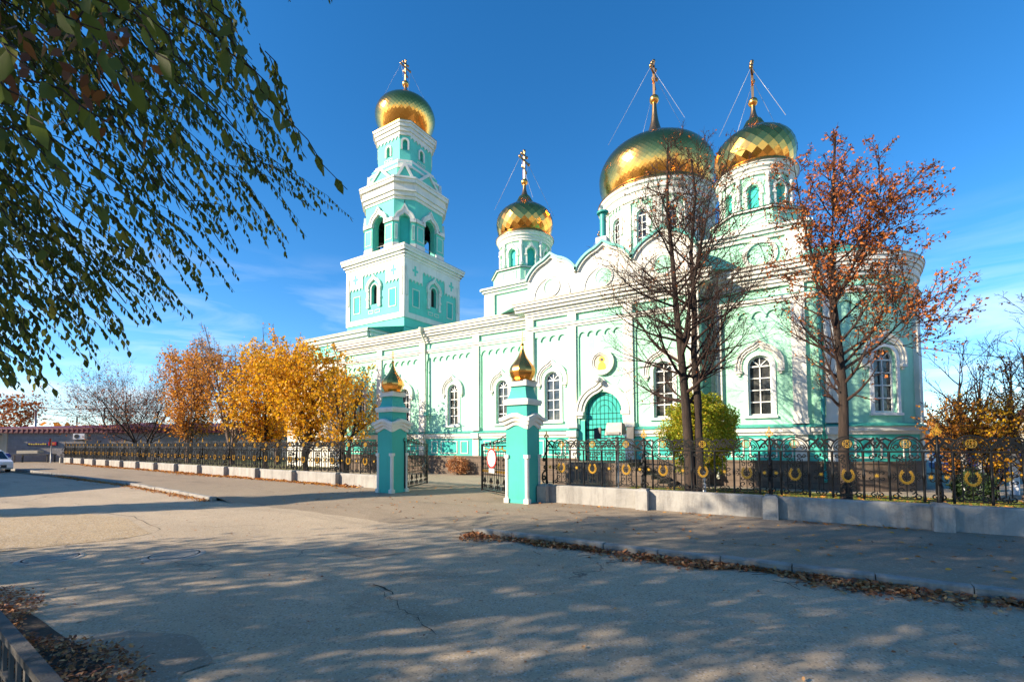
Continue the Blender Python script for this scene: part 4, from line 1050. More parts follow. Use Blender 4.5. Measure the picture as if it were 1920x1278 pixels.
for k in range(-9, 10):
    a = radians(-90+k*15.5); r = .118; rx = r*(1.0 if abs(k) < 7 else .9)
    x, z = rx*cos(a)*.92, r*sin(a)*1.2
    t = a+pi/2; L = .024
    for off in (-.016, .016):
        ca, sa = cos(a), sin(a); px_, pz_ = x+off*ca, z+off*sa
        poly(g, FM, [(px_-L*cos(t+.5*(1 if off > 0 else -1)), pz_-L*sin(t+.5*(1 if off > 0 else -1))), (px_+.010*ca, pz_+.010*sa), (px_+L*cos(t+.5*(1 if off > 0 else -1)), pz_+L*sin(t+.5*(1 if off > 0 else -1))), (px_-.010*ca, pz_-.010*sa)], -.02, .03)
strip(g, FM, [(.108*cos(radians(a)), .14*sin(radians(a))) for a in range(-90-140, -90+141, 20)], -.007, .007, -.015, .018)
me_wreath = g.build('wreath').data; bpy.data.objects.remove(bpy.data.objects['wreath'])
g = G(M['irongold'])
for k in range(4):
    a = k*pi/2
    for dx, dz, w, h in ((0, .074, .022, .006), (.024, .058, .005, .018), (-.024, .058, .005, .018), (0, .032, .022, .005)):
        pts = [(dx-w, dz-h), (dx+w, dz-h), (dx+w, dz+h), (dx-w, dz+h)]
        poly(g, FM, [(x*cos(a)-z*sin(a), x*sin(a)+z*cos(a)) for x, z in pts], -.015, .022)
strip(g, FM, arch(0, 0, .090, 0, 360, 16)[:-1], -.003, .003, -.012, .018, closed=True)
me_ros = g.build('rosette').data; bpy.data.objects.remove(bpy.data.objects['rosette'])
g = G(M['irongold'])
st = []
for k in range(16): r = .055 if k % 2 == 0 else .022; st.append((r*cos(pi*k/8), r*sin(pi*k/8)))
poly(g, FM, st, -.02, .03); me_star = g.build('star').data; bpy.data.objects.remove(bpy.data.objects['star'])
# posts with scroll bracket and gilt finial
def post_mesh():
    g = G(M['iron'])
    g.lathe(0, 0, [(.045, .55), (.05, .62), (.034, .70), (.030, 1.55), (.042, 1.60), (.042, 1.70), (.028, 1.75), (.024, 1.98), (.03, 2.0)], 8)
    mb = Flat(0, -.05, -pi/2)   # bracket in the plane square to the fence, towards the street
    mm = Flat(0, 0, pi/2)
    for pts, w in ((spiral(-.17, .74, .13, -90, -1.25, .15, 22), .035), (spiral(-.13, 1.08, .10, -120, 1.2, .15, 20), .032), (spiral(-.16, 1.32, .07, 0, 1.1, .2, 16), .026), ([(-.03, 1.60), (-.10, 1.50), (-.20, 1.40), (-.24, 1.30)], .028), ([(-.03, .95), (-.06, 1.20), (-.03, 1.45)], .026), ([(-.30, .74), (-.27, .90), (-.16, .97), (-.03, .95)], .032)):
        strip(g, mm, pts, -w/2, w/2, -.018, .018)
    o = g.build('fence_post'); me = o.data; bpy.data.objects.remove(o)
    g = G(M['irongold'])
    strip(g, FM, [(-.05, 2.02), (-.075, 2.08), (-.03, 2.12), (0, 2.2), (.03, 2.12), (.075, 2.08), (.05, 2.02)], -.010, .010, -.015, .015)
    strip(g, FM, arch(0, 2.085, .032, 0, 360, 12)[:-1], -.007, .007, -.02, .02, closed=True); bx(g, FM, -.008, .008, 2.19, 2.25, -.01, .01); bx(g, FM, -.028, .028, 2.212, 2.226, -.01, .01); bx(g, FM, -.03, .03, 1.99, 2.03, -.02, .02)
    o = g.build('finial'); m2 = o.data; bpy.data.objects.remove(o); return me, m2
me_post, me_fin = post_mesh()
def child(me, name, parent, loc, sx=1.0, rz=0.0):
    o = bpy.data.objects.new(name, me); C.objects.link(o); o.parent = parent; o.location = loc; o.scale = (sx, 1, 1); o.rotation_euler = (0, 0, rz); return o
def iron_fence(ox, oy, t, n, L, label, hd=True, first_half=False, endpost=True):
    f = thing('iron_fence', (ox, oy, 0), label, 'fence', None, t)
    sx = L/SECL
    m0 = Flat(0, 0, 0)
    for i in range(n):
        x = i*L
        g = G(M['wallconc']); x0, x1 = x+.17, x+L-.17; z1 = .535+.006*sin(i*2.1)
        g.add([(x0, -.13, -.12), (x1, -.13, -.12), (x1, .15, -.12), (x0, .15, -.12), (x0, -.13, z1-.03), (x1, -.13, z1-.03), (x1, .15, z1-.03), (x0, .15, z1-.03), (x0, -.10, z1), (x1, -.10, z1), (x1, .12, z1), (x0, .12, z1)],
              [(0, 1, 5, 4), (1, 2, 6, 5), (2, 3, 7, 6), (3, 0, 4, 7), (4, 5, 9, 8), (5, 6, 10, 9), (6, 7, 11, 10), (7, 4, 8, 11), (8, 9, 10, 11)])
        g.build('base_wall', f, world=False).matrix_parent_inverse.identity()
        p = child(me_panel if hd else me_panel_lo, 'fence_panel', f, (x, 0, 0), sx)
        for c in MODC:
            child(me_wreath, 'wreath', p, (c, 0, 1.10)); child(me_ros, 'rosette', p, (c, 0, 1.815)); child(me_star, 'star', p, (c+.525 if c < 2.5 else c+.40, 0, 1.10))
        child(me_star, 'star', p, (.125, 0, 1.10))
    for i in range(n+1 if endpost else n):
        x = i*L
        g = G(M['wallconc']); a = .165; z1 = .56
        g.add([(x-a, -.36, -.12), (x+a, -.36, -.12), (x+a, .17, -.12), (x-a, .17, -.12), (x-a, -.36, z1-.05), (x+a, -.36, z1-.05), (x+a, .17, z1-.05), (x-a, .17, z1-.05), (x-a+.05, -.30, z1+.01), (x+a-.05, -.30, z1+.01), (x+a-.05, .12, z1+.01), (x-a+.05, .12, z1+.01)],
              [(0, 1, 5, 4), (1, 2, 6, 5), (2, 3, 7, 6), (3, 0, 4, 7), (4, 5, 9, 8), (5, 6, 10, 9), (6, 7, 11, 10), (7, 4, 8, 11), (8, 9, 10, 11)])
        g.build('wall_pier', f, world=False)
        p = child(me_post, 'fence_post', f, (x, 0, 0)); child(me_fin, 'finial', p, (0, 0, 0))
    return f
# G.build transforms by the parents' matrix unless world=False
fR = iron_fence(-6.98, 13.2, 0, 5, SECL, 'black wrought iron fence with gilt wreaths on a grey wall, right of the gate')
g = G(M['wallconc']); g.box(-.12, -.17, -.10, .12, -.1, .5); 
# short stub between pillar and first post
g = G(M['iron']); 
t0 = math.atan2(13.55-15.95, -14.25+64.0)
nL = 14; LL = hypot(-14.25+64.0, 2.4)/nL
fL = iron_fence(-64.0, 15.95, t0, nL, LL, 'long black iron fence with gilt wreaths on a pale wall, receding left of the gate', hd=False)

# ================================================================== GATE PILLARS
def gate_pillar(x0, y0, label):
    cx, cy = x0+.385, y0+.385; t = thing('gate_pillar', (cx, cy, 0), label, 'gate pillar', 'turquoise pillars of the gate')
    def sq(g, h0, h1, z0, z1, m=0): g.add([(cx+sx*h0, cy+sy*h0, z0) for sx, sy in ((-1, -1), (1, -1), (1, 1), (-1, 1))]+[(cx+sx*h1, cy+sy*h1, z1) for sx, sy in ((-1, -1), (1, -1), (1, 1), (-1, 1))], [(0, 1, 5, 4), (1, 2, 6, 5), (2, 3, 7, 6), (3, 0, 4, 7), (4, 5, 6, 7), (3, 2, 1, 0)], m)
    g = G(M['pillar']); sq(g, .41, .385, -.15, .12); sq(g, .385, .385, .12, 2.5); sq(g, .365, .365, 2.5, 3.06); g.build('shaft', t)
    for sx, sy in ((-1, -1), (1, -1), (1, 1), (-1, 1)):
        g = G(M['white']); x, y = cx+sx*.36, cy+sy*.36
        g.box(x-.085, x+.085, y-.085, y+.085, -.05, .14); g.lathe(x, y, [(.08, .14), (.065, .18), (.065, 1.36), (.08, 1.38), (.08, 1.46)], 12, smooth=False); g.box(x-.08, x+.08, y-.08, y+.08, 1.40, 1.50); g.build('corner_column', t)
    g = G(M['white'])
    N = 14
    def ring(h, zf):
        out = []
        for k in range(4):
            for i in range(N):
                f = i/N; a = [(-1, -1), (1, -1), (1, 1), (-1, 1)][k]; b_ = [(-1, -1), (1, -1), (1, 1), (-1, 1)][(k+1) % 4]
                out.append((cx+h*(a[0]+(b_[0]-a[0])*f), cy+h*(a[1]+(b_[1]-a[1])*f), zf(f)))
        return out
    wave = lambda z: (lambda f: z-.065*cos(2*pi*f))
    prev = None; rings = []
    for h, z in ((.38, 2.33), (.425, 2.33), (.435, 2.41), (.425, 2.43), (.425, 2.455), (.485, 2.455), (.495, 2.53), (.485, 2.55), (.485, 2.575), (.545, 2.575), (.555, 2.66), (.535, 2.70), (.36, 2.72)): rings.append(ring(h, wave(z+.03)))
    K = 4*N; vs = [v for r_ in rings for v in r_]
    g.add(vs, [(j*K+i, j*K+(i+1) % K, (j+1)*K+(i+1) % K, (j+1)*K+i) for j in range(len(rings)-1) for i in range(K)]); g.build('wave_moulding', t)
    g = G(M['white']); sq(g, .44, .44, 3.06, 3.12); sq(g, .46, .46, 3.12, 3.22); sq(g, .46, .36, 3.22, 3.26); sq(g, .335, .335, 3.66, 3.84); g.build('cornice', t)
    g = G(M['pillar'])
    for a in range(6):
        f0, f1 = a/6, (a+1)/6; hf = lambda f: .355-.09*sin(f*pi/2)
        sq(g, hf(f0), hf(f1), 3.26+.4*f0, 3.26+.4*f1)
    g.build('neck', t)
    g = G(M['golddark'] if False else M['golds'])
    pf = smooth_prof([(3.86, .30), (3.93, .34), (4.05, .405), (4.17, .425), (4.30, .385), (4.43, .29), (4.56, .19), (4.70, .115), (4.85, .062), (4.98, .035)])
    g.lathe(cx, cy, [(.44, 3.84), (.30, 3.87)], 8, smooth=False, cap=False, ph=pi/8); g.lathe(cx, cy, [(r, z) for z, r in pf[::3]+[pf[-1]]], 12, smooth=False, cap=False, ph=pi/12)
    dm = g.build('onion_dome', t)
    g = G(M['golds']); g.lathe(cx, cy, [(max(.001, .06*sin(pi*i/8)), 5.02-.06*cos(pi*i/8)) for i in range(9)], 12, cap=False); w = .013
    g.box(cx-w, cx+w, cy-w, cy+w, 5.07, 5.46); g.box(cx-.10, cx+.10, cy-w*.9, cy+w*.9, 5.30, 5.325); g.box(cx-.05, cx+.05, cy-w*.9, cy+w*.9, 5.385, 5.405)
    g.add([(cx-.06, cy-w, 5.215), (cx+.06, cy-w, 5.165), (cx+.06, cy-w, 5.185), (cx-.06, cy-w, 5.235), (cx-.06, cy+w, 5.215), (cx+.06, cy+w, 5.165), (cx+.06, cy+w, 5.185), (cx-.06, cy+w, 5.235)], [(0, 1, 2, 3), (7, 6, 5, 4), (0, 4, 5, 1), (1, 5, 6, 2), (2, 6, 7, 3), (3, 7, 4, 0)]); g.build('cross', dm)
    return t
gate_pillar(-13.83, 12.35, 'turquoise gate pillar with gold onion top, the shaded left one')
gate_pillar(-7.97, 12.35, 'turquoise gate pillar with gold onion top, the sunlit right one')

def gate_leaf(hx, hy, t, L, label, gold=True):
    th = thing('gate_leaf', (hx, hy, 0), label, 'gate', 'open leaves of the iron gate'); m = Flat(hx, hy, t); zb, zt = .14, 1.78
    g = G(M['iron'])
    bx(g, m, 0, .06, zb, zt+.18, -.03, .03); bx(g, m, L-.06, L, zb-.02, zt+.05, -.03, .03); bx(g, m, .06, L-.06, zb, zb+.04, -.02, .02); bx(g, m, .06, L-.06, zt-.04, zt, -.02, .02)
    bx(g, m, .06, L-.06, .72, .75, -.02, .02); bx(g, m, .06, L-.06, .93, .96, -.02, .02); bx(g, m, .06, L-.06, 1.55, 1.58, -.02, .02)
    g.build('frame', th)
    g = G(M['iron'])
    n = 15
    for i in range(1, n): s = L*i/n; strip(g, m, [(s, .42), (s, zt-.2)], -.008, .008, -.01, .01)
    g.build('bars', th)
    g = G(M['iron'])
    def sp(*a, **k): strip(g, m, spiral(*a), -.009, .009, -.012, .012)
    nS = 5
    for i in range(nS):
        c = L*(i+.5)/nS
        for sg in (-1, 1):
            sp(c+sg*.09, .30, .085, -90, sg*1.2, .15, 16); sp(c+sg*.08, .50, .075, 90, sg*1.0, .2, 14); sp(c+sg*.10, 1.28, .07, 90, sg, .2, 12); sp(c+sg*.07, 1.10, .05, -90, sg, .2, 12)
        strip(g, m, [(c, .2), (c, .62)], -.01, .01, -.012, .012)
    # crest rising towards the hinge
    cr = [(L*(1-f), zt+.04+.52*(f**1.8)) for f in [i/14 for i in range(15)]]
    strip(g, m, cr, -.012, .012, -.015, .015); strip(g, m, [(s, zt+(z-zt)*.55) for s, z in cr], -.008, .008, -.012, .012)
    for i in range(9):
        f = (i+.5)/9; s = L*(1-f); hh = .06+.42*f**1.7
        for sg in (-1, 1): sp(s+sg*min(.10, hh*.3), zt+hh*.5, hh*.34+.02, 90, sg*1.2, .15, 14)
    g.build('scrollwork', th)
    if gold:
        g = G(M['irongold'])
        for i in range(int(L/.17)):
            c = .14+i*.17
            if c > L-.1: break
            for sg in (-1, 1): strip(g, m, spiral(c+sg*.04, .845, .04, 90, sg*1.1, .2, 12), -.011, .011, .015, .035)
        g.build('gilt_band', th)
        g = G(M['irongold'])
        for sg in (-1, 1): strip(g, m, [(L*.5, 1.60), (L*.5+sg*.25, 1.66), (L*.5+sg*.45, 1.60), (L*.5+sg*.8, 1.64), (L*.5+sg*1.0, 1.68)], -.02, .02, .015, .035); strip(g, m, spiral(L*.5+sg*.3, 1.70, .06, -90, sg, .2, 12), -.014, .014, .015, .035)
        disc(g, L*.5, 1.69, .06, .01, .04, 12, m); g.build('gilt_ornament', th)
    return m
gate_leaf(-13.05, 12.98, atan2(2.2, -.85), 2.4, 'open gate leaf of black iron bars beside the left pillar', gold=False)
hx, hy = -8.02, 12.98; tR = atan2(1.15, -2.2)
gate_leaf(hx, hy, tR, 2.46, 'open gate leaf with gilt scroll band that carries the round sign, beside the right pillar')
mS = Flat(hx, hy, tR)
# the leaf's outward side for the street is the negative normal here
sgn = thing('traffic_sign', tuple(mS.p(1.55, 1.32, -.05)), 'round white sign with red rim hanging on the right gate leaf', 'sign')
g = G(M['red']); strip(g, mS, arch(1.55, 1.32, .325, 0, 360, 40)[:-1], -.028, .028, -.075, -.05, closed=True); g.build('rim', sgn)
g = G(M['signwhite']); poly(g, mS, arch(1.55, 1.32, .30, 0, 360, 40)[:-1], -.07, -.055); 
poly(g, mS, list(reversed(arch(1.55, 1.32, .30, 0, 360, 40)[:-1])), -.055, -.070); g.build('disc', sgn)
g = G(M['signwhite']); bx(g, mS, 1.37, 1.77, .80, .955, -.06, -.045); o = g.build('plaque', sgn)
g = G(M['silver']); 
for k, z in enumerate((.92, .89, .86, .83)): bx(g, mS, 1.42, 1.72-.04*(k % 2), z-.006, z+.004, -.064, -.060)
g.build('small_print', o)

# ================================================================== STREET FURNITURE
M['lampgrey'] = simple('lamp_grey', (0.30, 0.29, 0.27), 0.5, 0.2, 0.4)
t = thing('floodlight_post', (-5.2, 14.4, 0), 'floodlight box and two dark side lamps on a pale post behind the fence', 'floodlight')
g = G(M['silver']); g.tube([(-5.1, 14.5, 0), (-5.1, 14.5, 2.05)], .055, 10); g.build('post', t)
g = G(M['lampgrey'], M['glass']); g.add([(-5.42, 14.25, 2.10), (-4.86, 14.25, 2.10), (-4.86, 14.8, 2.14), (-5.42, 14.8, 2.14), (-5.38, 14.35, 2.50), (-4.88, 14.35, 2.50), (-4.90, 14.7, 2.46), (-5.38, 14.7, 2.46)], [(0, 1, 5, 4), (1, 2, 6, 5), (2, 3, 7, 6), (3, 0, 4, 7), (4, 5, 6, 7), (3, 2, 1, 0)])
g.box(-5.36, -4.92, 14.22, 14.25, 2.12, 2.2, 0); g.build('lamp_box', t)
for x in (-5.72, -4.62):
    g = G(M['blackpl']); g.add([(x-.11, 14.35, 1.98), (x+.11, 14.35, 1.98), (x+.11, 14.45, 1.98), (x-.11, 14.45, 1.98), (x-.13, 14.42, 2.34), (x+.10, 14.42, 2.36), (x+.10, 14.52, 2.36), (x-.13, 14.52, 2.34)], [(0, 1, 5, 4), (1, 2, 6, 5), (2, 3, 7, 6), (3, 0, 4, 7), (4, 5, 6, 7), (3, 2, 1, 0)]); g.build('side_lamp', t)
g = G(M['silver']); g.tube([(-5.72, 14.5, 2.0), (-4.62, 14.5, 2.0)], .025, 6); g.build('crossbar', t)
g = G(M['signwhite']); g.tube([(-2.55, 14.9, 0), (-2.55, 14.9, .95)], .045, 10); g.lathe(-2.55, 14.9, [(.06, .95), (.001, 1.0)], 10); o = g.build('marker_post'); props(o, 'short white post standing on the lawn between the fence and the church', 'post')
# weathered rail at the lower left corner
t = thing('low_railing', (-5.2, 1.05, -.1), 'dark weathered low railing in the near left corner', 'railing')
A, B_ = Vector((-6.75, 1.16, 0)), Vector((-3.4, .98, 0)); dr = (B_-A).normalized(); nn = Vector((-dr.y, dr.x, 0))
g = G(M['oldwood']);
def beam(g, a, b_, w, h):
    u = (b_-a).normalized(); s = Vector((-u.y, u.x, 0)).normalized()*w; q = s.cross(u).normalized()*h
    vs = [p+ss*s+qq*q for p in (a, b_) for ss, qq in ((-1, -1), (1, -1), (1, 1), (-1, 1))]
    g.add(vs, [(0, 1, 2, 3), (7, 6, 5, 4), (0, 4, 5, 1), (1, 5, 6, 2), (2, 6, 7, 3), (3, 7, 4, 0)])
beam(g, A+Vector((0, 0, .33)), B_+Vector((0, 0, .33)), .045, .03); g.build('top_rail', t)
g = G(M['oldwood']); beam(g, A+Vector((0, 0, -.02)), B_+Vector((0, 0, -.02)), .02, .02); g.build('bottom_rail', t)
for k in range(12):
    p = A+(B_-A)*((k+.5)/12); g = G(M['oldwood']); g.box(p.x-.025, p.x+.025, p.y-.012, p.y+.012, -.14, .305); g.build('picket', t)
# ================================================================== TREES
class Tree:
    def __init__(s, seed): s.r = random.Random(seed); s.lines = {}; s.tips = []      # tips: (pos, dir, level)
    def line(s, cls, pts, rad): s.lines.setdefault(cls, []).append((pts, rad))
    def branch(s, p, d, L, r0, n, wander, trop, r1=None, cls=1):
        r1 = r0*.3 if r1 is None else r1
        pts = [p.copy()]; rad = [r0]; d = d.normalized(); q = p.copy()
        for i in range(n):
            d = (d+Vector((s.r.gauss(0, wander), s.r.gauss(0, wander), s.r.gauss(0, wander)+trop))).normalized()
            q = q+d*(L/n); pts.append(q.copy()); rad.append(r0+(r1-r0)*(i+1)/n)
        s.line(cls, pts, rad); return pts, rad
    def side(s, pts, rad, n, t0, Lf, ang, rf, nseg, wander, trop, cls, minr=.004, keep=None):
        out = []
        K = len(pts)-1; az = s.r.random()*6.28
        for i in range(n):
            t = t0+(1-t0)*(i+s.r.random()*.7)/n; f = min(t, .999)*K; j = int(f); fr = f-j
            p = pts[j].lerp(pts[j+1], fr); tan = (pts[j+1]-pts[j]).normalized(); r_ = rad[j]+(rad[j+1]-rad[j])*fr
            az += 2.4+s.r.gauss(0, .4)
            a = tan.cross(Vector((0, 0, 1)));
            if a.length < .1: a = tan.cross(Vector((1, 0, 0)))
            a.normalize(); b_ = tan.cross(a)
            o = a*cos(az)+b_*sin(az); A = radians(s.r.uniform(*ang)); d = tan*cos(A)+o*sin(A)
            L = Lf(t, p)*s.r.uniform(.75, 1.25)
            if L < .08: continue
            out.append(s.branch(p, d, L, max(minr, min(r_*rf, r_*.9)), nseg, wander, trop, cls=cls, r1=max(.0025, minr*.5)))
        return out
def tree_objects(T, name, base, label, cat, group, mats, classes, sides, tname=None):
    root = thing(name, base, label, cat, group)
    for nm, cls, mt in classes:
        g = G(M[mt])
        for c in cls:
            for pts, rad in T.lines.get(c, []): g.tube(pts, rad, sides.get(c, 3), 0, True, cap=(c == 0))
        if g.V: g.build(nm, root)
    return root
def leaves_on(T, clss, density, size, spread, keep=None, droop=.4, seed=1):
    """sample leaf positions along the thin branches"""
    r = random.Random(seed); P = []; D = []
    for c in clss:
        for pts, rad in T.lines.get(c, []):
            L = sum((b_-a).length for a, b_ in zip(pts, pts[1:])); n = L*density
            n = int(n)+(1 if r.random() < n-int(n) else 0)
            for _ in range(n):
                f = r.random()**.7*(len(pts)-1); j = min(int(f), len(pts)-2); p = pts[j].lerp(pts[j+1], f-j)
                if keep is not None and r.random() > keep(p): continue
                d = Vector((r.gauss(0, 1), r.gauss(0, 1), r.gauss(0, 1)-droop)).normalized()
                P.append(p+Vector((r.gauss(0, 1), r.gauss(0, 1), r.gauss(0, 1)))*spread); D.append(d)
    return np.array(P), np.array(D)
def put_leaves(P, D, L, W, mat, root, name='foliage', fold=False, var=None):
    n = len(P)
    if n == 0: return
    Ls = L*(.7+.6*rng.random(n)); return leaf_mesh(name, P, D, rdir(n), Ls, Ls*W/L, M[mat], root, fold=fold, var=var)

def leader(T, pts, rad, n1, t0, lenf, ang, trop, n2, n3, l2=.5, l3=.45, wander=.10, n4=0, rf=.45, trop2=.05):
    T.line(0, pts, rad)
    prim = T.side(pts, rad, n1, t0, lenf, ang, rf, 7, wander*.8, trop, 1, .012)
    for p1, r1 in prim:
        L1 = sum((b_-a).length for a, b_ in zip(p1, p1[1:]))
        for p2, r2 in T.side(p1, r1, max(2, int(n2*min(1.3, .4+L1/3))), .18, lambda t, p: L1*l2*(1.15-t*.7), (25, 55), .6, 5, wander, trop2, 2, .009):
            L2 = sum((b_-a).length for a, b_ in zip(p2, p2[1:]))
            for p3, r3 in T.side(p2, r2, n3, .2, lambda t, p: L2*l3*(1.2-t*.6), (20, 50), .6, 4, wander, trop2, 3, .006):
                if n4:
                    L3 = sum((b_-a).length for a, b_ in zip(p3, p3[1:])); T.side(p3, r3, n4, .3, lambda t, p: max(.1, L3*.45), (20, 50), .6, 3, wander, 0, 4, .0045)

# 1: twin-stemmed bare linden before the transept
X0, Y0 = -3.05, 15.9
T = Tree(11)
s1 = [Vector(p) for p in ((X0-.10, Y0, 0), (X0-.12, Y0, 1.6), (X0-.18, Y0, 3.0), (X0-.30, Y0+.05, 4.6), (X0-.42, Y0, 6.2), (X0-.50, Y0-.1, 8.0), (X0-.62, Y0-.1, 9.8), (X0-.6, Y0, 11.9))]
s2 = [Vector(p) for p in ((X0+.13, Y0+.1, 0), (X0+.17, Y0+.1, 1.6), (X0+.16, Y0+.15, 3.2), (X0+.05, Y0+.25, 4.8), (X0+.1, Y0+.3, 6.4), (X0+.02, Y0+.3, 8.2), (X0+.2, Y0+.3, 10.2), (X0+.1, Y0+.3, 11.4))]
s3 = [s1[3], Vector((X0-.05, Y0-.2, 5.8)), Vector((X0+.25, Y0-.4, 7.2)), Vector((X0+.6, Y0-.5, 8.6)), Vector((X0+.85, Y0-.5, 9.9))]
def lf1(t, p):
    z = p.z; return 2.95*max(0, min(1, (z-2.4)/1.0))*(1 if z < 6.5 else max(.25, 1-(z-6.5)/7.0))
for st, r0, n1, nn in ((s1, .19, 34, 9), (s2, .16, 30, 9), (s3, .07, 14, 8)):
    K = len(st)
    leader(T, st, [r0*(1-.86*i/(K-1)) for i in range(K)], n1, .28 if K > 5 else .15, lf1, (42, 78), .07, nn, 6, n4=2, wander=.11)
tr1 = tree_objects(T, 'bare_linden', (X0, Y0, 0), 'tall nearly bare tree with twin trunks before the right of the church', 'tree', None, None, (('trunk', [0], 'bark'), ('branches', [1, 2, 3, 4], 'twig')), {0: 12, 1: 5, 2: 4, 3: 3, 4: 3})
P, D = leaves_on(T, (3, 4), 3.2, .07, .03, keep=lambda p: .34 if p.z > 8.6 else (.10 if p.z > 6.5 else .03), seed=3)
put_leaves(P, D, .085, .05, 'lf_rust', tr1)

# 2: rust-leaved tree before the apse
X0, Y0 = .93, 15.4
T = Tree(23)
m1 = [Vector(p) for p in ((X0+.02, Y0, 0), (X0-.02, Y0, 1.5), (X0+.02, Y0, 3.0), (X0-.03, Y0, 4.3), (X0-.12, Y0, 5.6), (X0-.12, Y0, 7.0), (X0-.05, Y0, 8.6), (X0+.05, Y0, 10.3))]
m2 = [m1[4], Vector((X0+.3, Y0-.1, 6.5)), Vector((X0+.65, Y0-.2, 7.5)), Vector((X0+1.0, Y0-.2, 8.5))]
m3 = [m1[4], Vector((X0-.5, Y0+.1, 6.6)), Vector((X0-.75, Y0+.2, 8.2)), Vector((X0-.95, Y0+.2, 10.0))]
m4 = [m1[2]+Vector((0, 0, .8)), Vector((X0+.8, Y0+.2, 4.4)), Vector((X0+1.25, Y0+.3, 4.9)), Vector((X0+1.6, Y0+.4, 5.3))]
def lf2(t, p):
    z = p.z; return 1.72*max(.0, min(1, (z-2.2)/.9))*(1 if z < 6.5 else max(.3, 1-(z-6.5)/5.0))
for st, r0, n1, t0 in ((m1, .145, 42, .25), (m2, .05, 14, .2), (m3, .05, 12, .2), (m4, .045, 12, .25)):
    K = len(st); leader(T, st, [r0*(1-.85*i/(K-1)) for i in range(K)], n1, t0, lf2, (35, 70), .10, 7, 6, n4=2, wander=.11)
tr2 = tree_objects(T, 'rust_leaved_tree', (X0, Y0, 0), 'straight tree with dry rust-red leaves in its crown before the round apse', 'tree', None, None, (('trunk', [0], 'bark'), ('branches', [1, 2, 3, 4], 'twig')), {0: 12, 1: 5, 2: 4, 3: 3, 4: 3})
def kp2(p):
    k = min(1, max(0, (p.z-5.0)/1.6)); kx = min(1, max(0, (p.x-X0)/1.0))
    return .08+.9*max(k*.95, kx*.8 if p.z > 3.9 else 0)
P, D = leaves_on(T, (2, 3, 4), 11, .07, .035, keep=lambda p: kp2(p)*.75, seed=4)
put_leaves(P, D, .085, .05, 'lf_rust', tr2)

# clipped round shrub
def shrub(name, c, rad, n, L, mat, label, cat='shrub', group=None, squash=1.0, stem=True, dense=.55, lump=.16, seed=5):
    c = Vector(c); root = thing(name, (c.x, c.y, 0), label, cat, group)
    r_ = np.random.default_rng(seed)
    d = r_.normal(size=(n, 3)); d /= np.linalg.norm(d, axis=1, keepdims=True)
    lum = 1+lump*(np.sin(d[:, 0]*7+seed)*np.sin(d[:, 1]*6+1)*1.2+np.sin(d[:, 2]*9+d[:, 0]*5)*.6)
    rr = (dense+(1-dense)*r_.random(n)**.5)*lum
    P = d*rr[:, None]*np.array(rad)+np.array(c); P = P[P[:, 2] > .02]
    m_ = len(P); D = rdir(m_); D[:, 2] += .2
    leaf_mesh('foliage', P, D, rdir(m_), L*(.7+.6*r_.random(m_)), L*.6, M[mat], root)
    T = Tree(seed)
    for k in range(9):
        a = k*.9; p = Vector((c.x+.05*cos(a), c.y+.05*sin(a), 0)); e = Vector((c.x+rad[0]*.6*cos(a), c.y+rad[1]*.6*sin(a), c.z+rad[2]*.4))
        pts = [p, p.lerp(e, .35)+Vector((0, 0, .25)), p.lerp(e, .7)+Vector((0, 0, .2)), e]; T.line(0, pts, [.035, .025, .015, .006])
    g = G(M['bark'])
    for pts, rad_ in T.lines[0]: g.tube(pts, rad_, 5)
    g.build('stems', root); return root
shrub('round_shrub', (-3.18, 17.9, 2.2), (1.28, 1.2, 1.42), 26000, .085, 'lf_bush', 'clipped round yellow-green shrub behind the twin-trunk tree', seed=5, dense=.42, lump=.15)

# 3: left group
def multi(name, x, y, seed, H, W, stems, n1, n2, n3, leaf, dens, size, label, group=None, bark_='bark', keep=None, z0=.9, trop=.08, ang=(30, 62), spread=.1, r0=.13, n4=0, cat='tree', tw='twig', lean=.35, wl=.62, sh=lambda f: max(.25, sin(pi*min(1, (f+.12)))**.6)):
    T = Tree(seed); rr = random.Random(seed)
    for k in range(stems):
        a = 2*pi*k/max(1, stems)+rr.random(); q = W*lean*(0 if stems == 1 else .5+.5*rr.random()); hh = H*rr.uniform(.78, 1.0)
        pts = [Vector((x+.12*cos(a)*(stems > 1), y+.12*sin(a)*(stems > 1), 0))]
        for i in range(1, 7): f = i/6; pts.append(Vector((x+q*cos(a)*f**1.3+rr.gauss(0, .08), y+q*sin(a)*f**1.3+rr.gauss(0, .08), hh*f)))
        leader(T, pts, [r0*(1-.88*i/6) for i in range(7)], n1, z0/hh, lambda t, p: W*wl*sh(p.z/H), ang, trop, n2, n3, wander=.12, n4=n4)
    root = tree_objects(T, name, (x, y, 0), label, cat, group, None, (('trunk', [0], bark_), ('branches', [1, 2, 3, 4], tw)), {0: 8, 1: 4, 2: 3, 3: 3, 4: 3})
    if leaf:
        P, D = leaves_on(T, (2, 3, 4) if n3 else (1, 2), dens, size, spread, keep=keep, seed=seed); put_leaves(P, D, size, size*.75, leaf, root)
        print(name, len(P))
    return root
SHR = lambda f: max(.15, (1-abs(2*min(1, f)-1)**2.2)**.55)
multi('golden_maple', -27.2, 18.4, 31, 7.6, 5.2, 4, 15, 7, 5, 'lf_gold', 7.5, .18, 'golden-leaved maple before the west end of the church, nearest its wall', keep=lambda p: .9, z0=1.1, sh=SHR, wl=.56)
multi('golden_maple', -22.9, 18.0, 33, 5.9, 3.8, 3, 13, 6, 5, 'lf_gold', 7.5, .16, 'smaller yellow maple whose crown reaches the left gate pillar', keep=lambda p: .9, z0=1.1, sh=SHR, wl=.5)
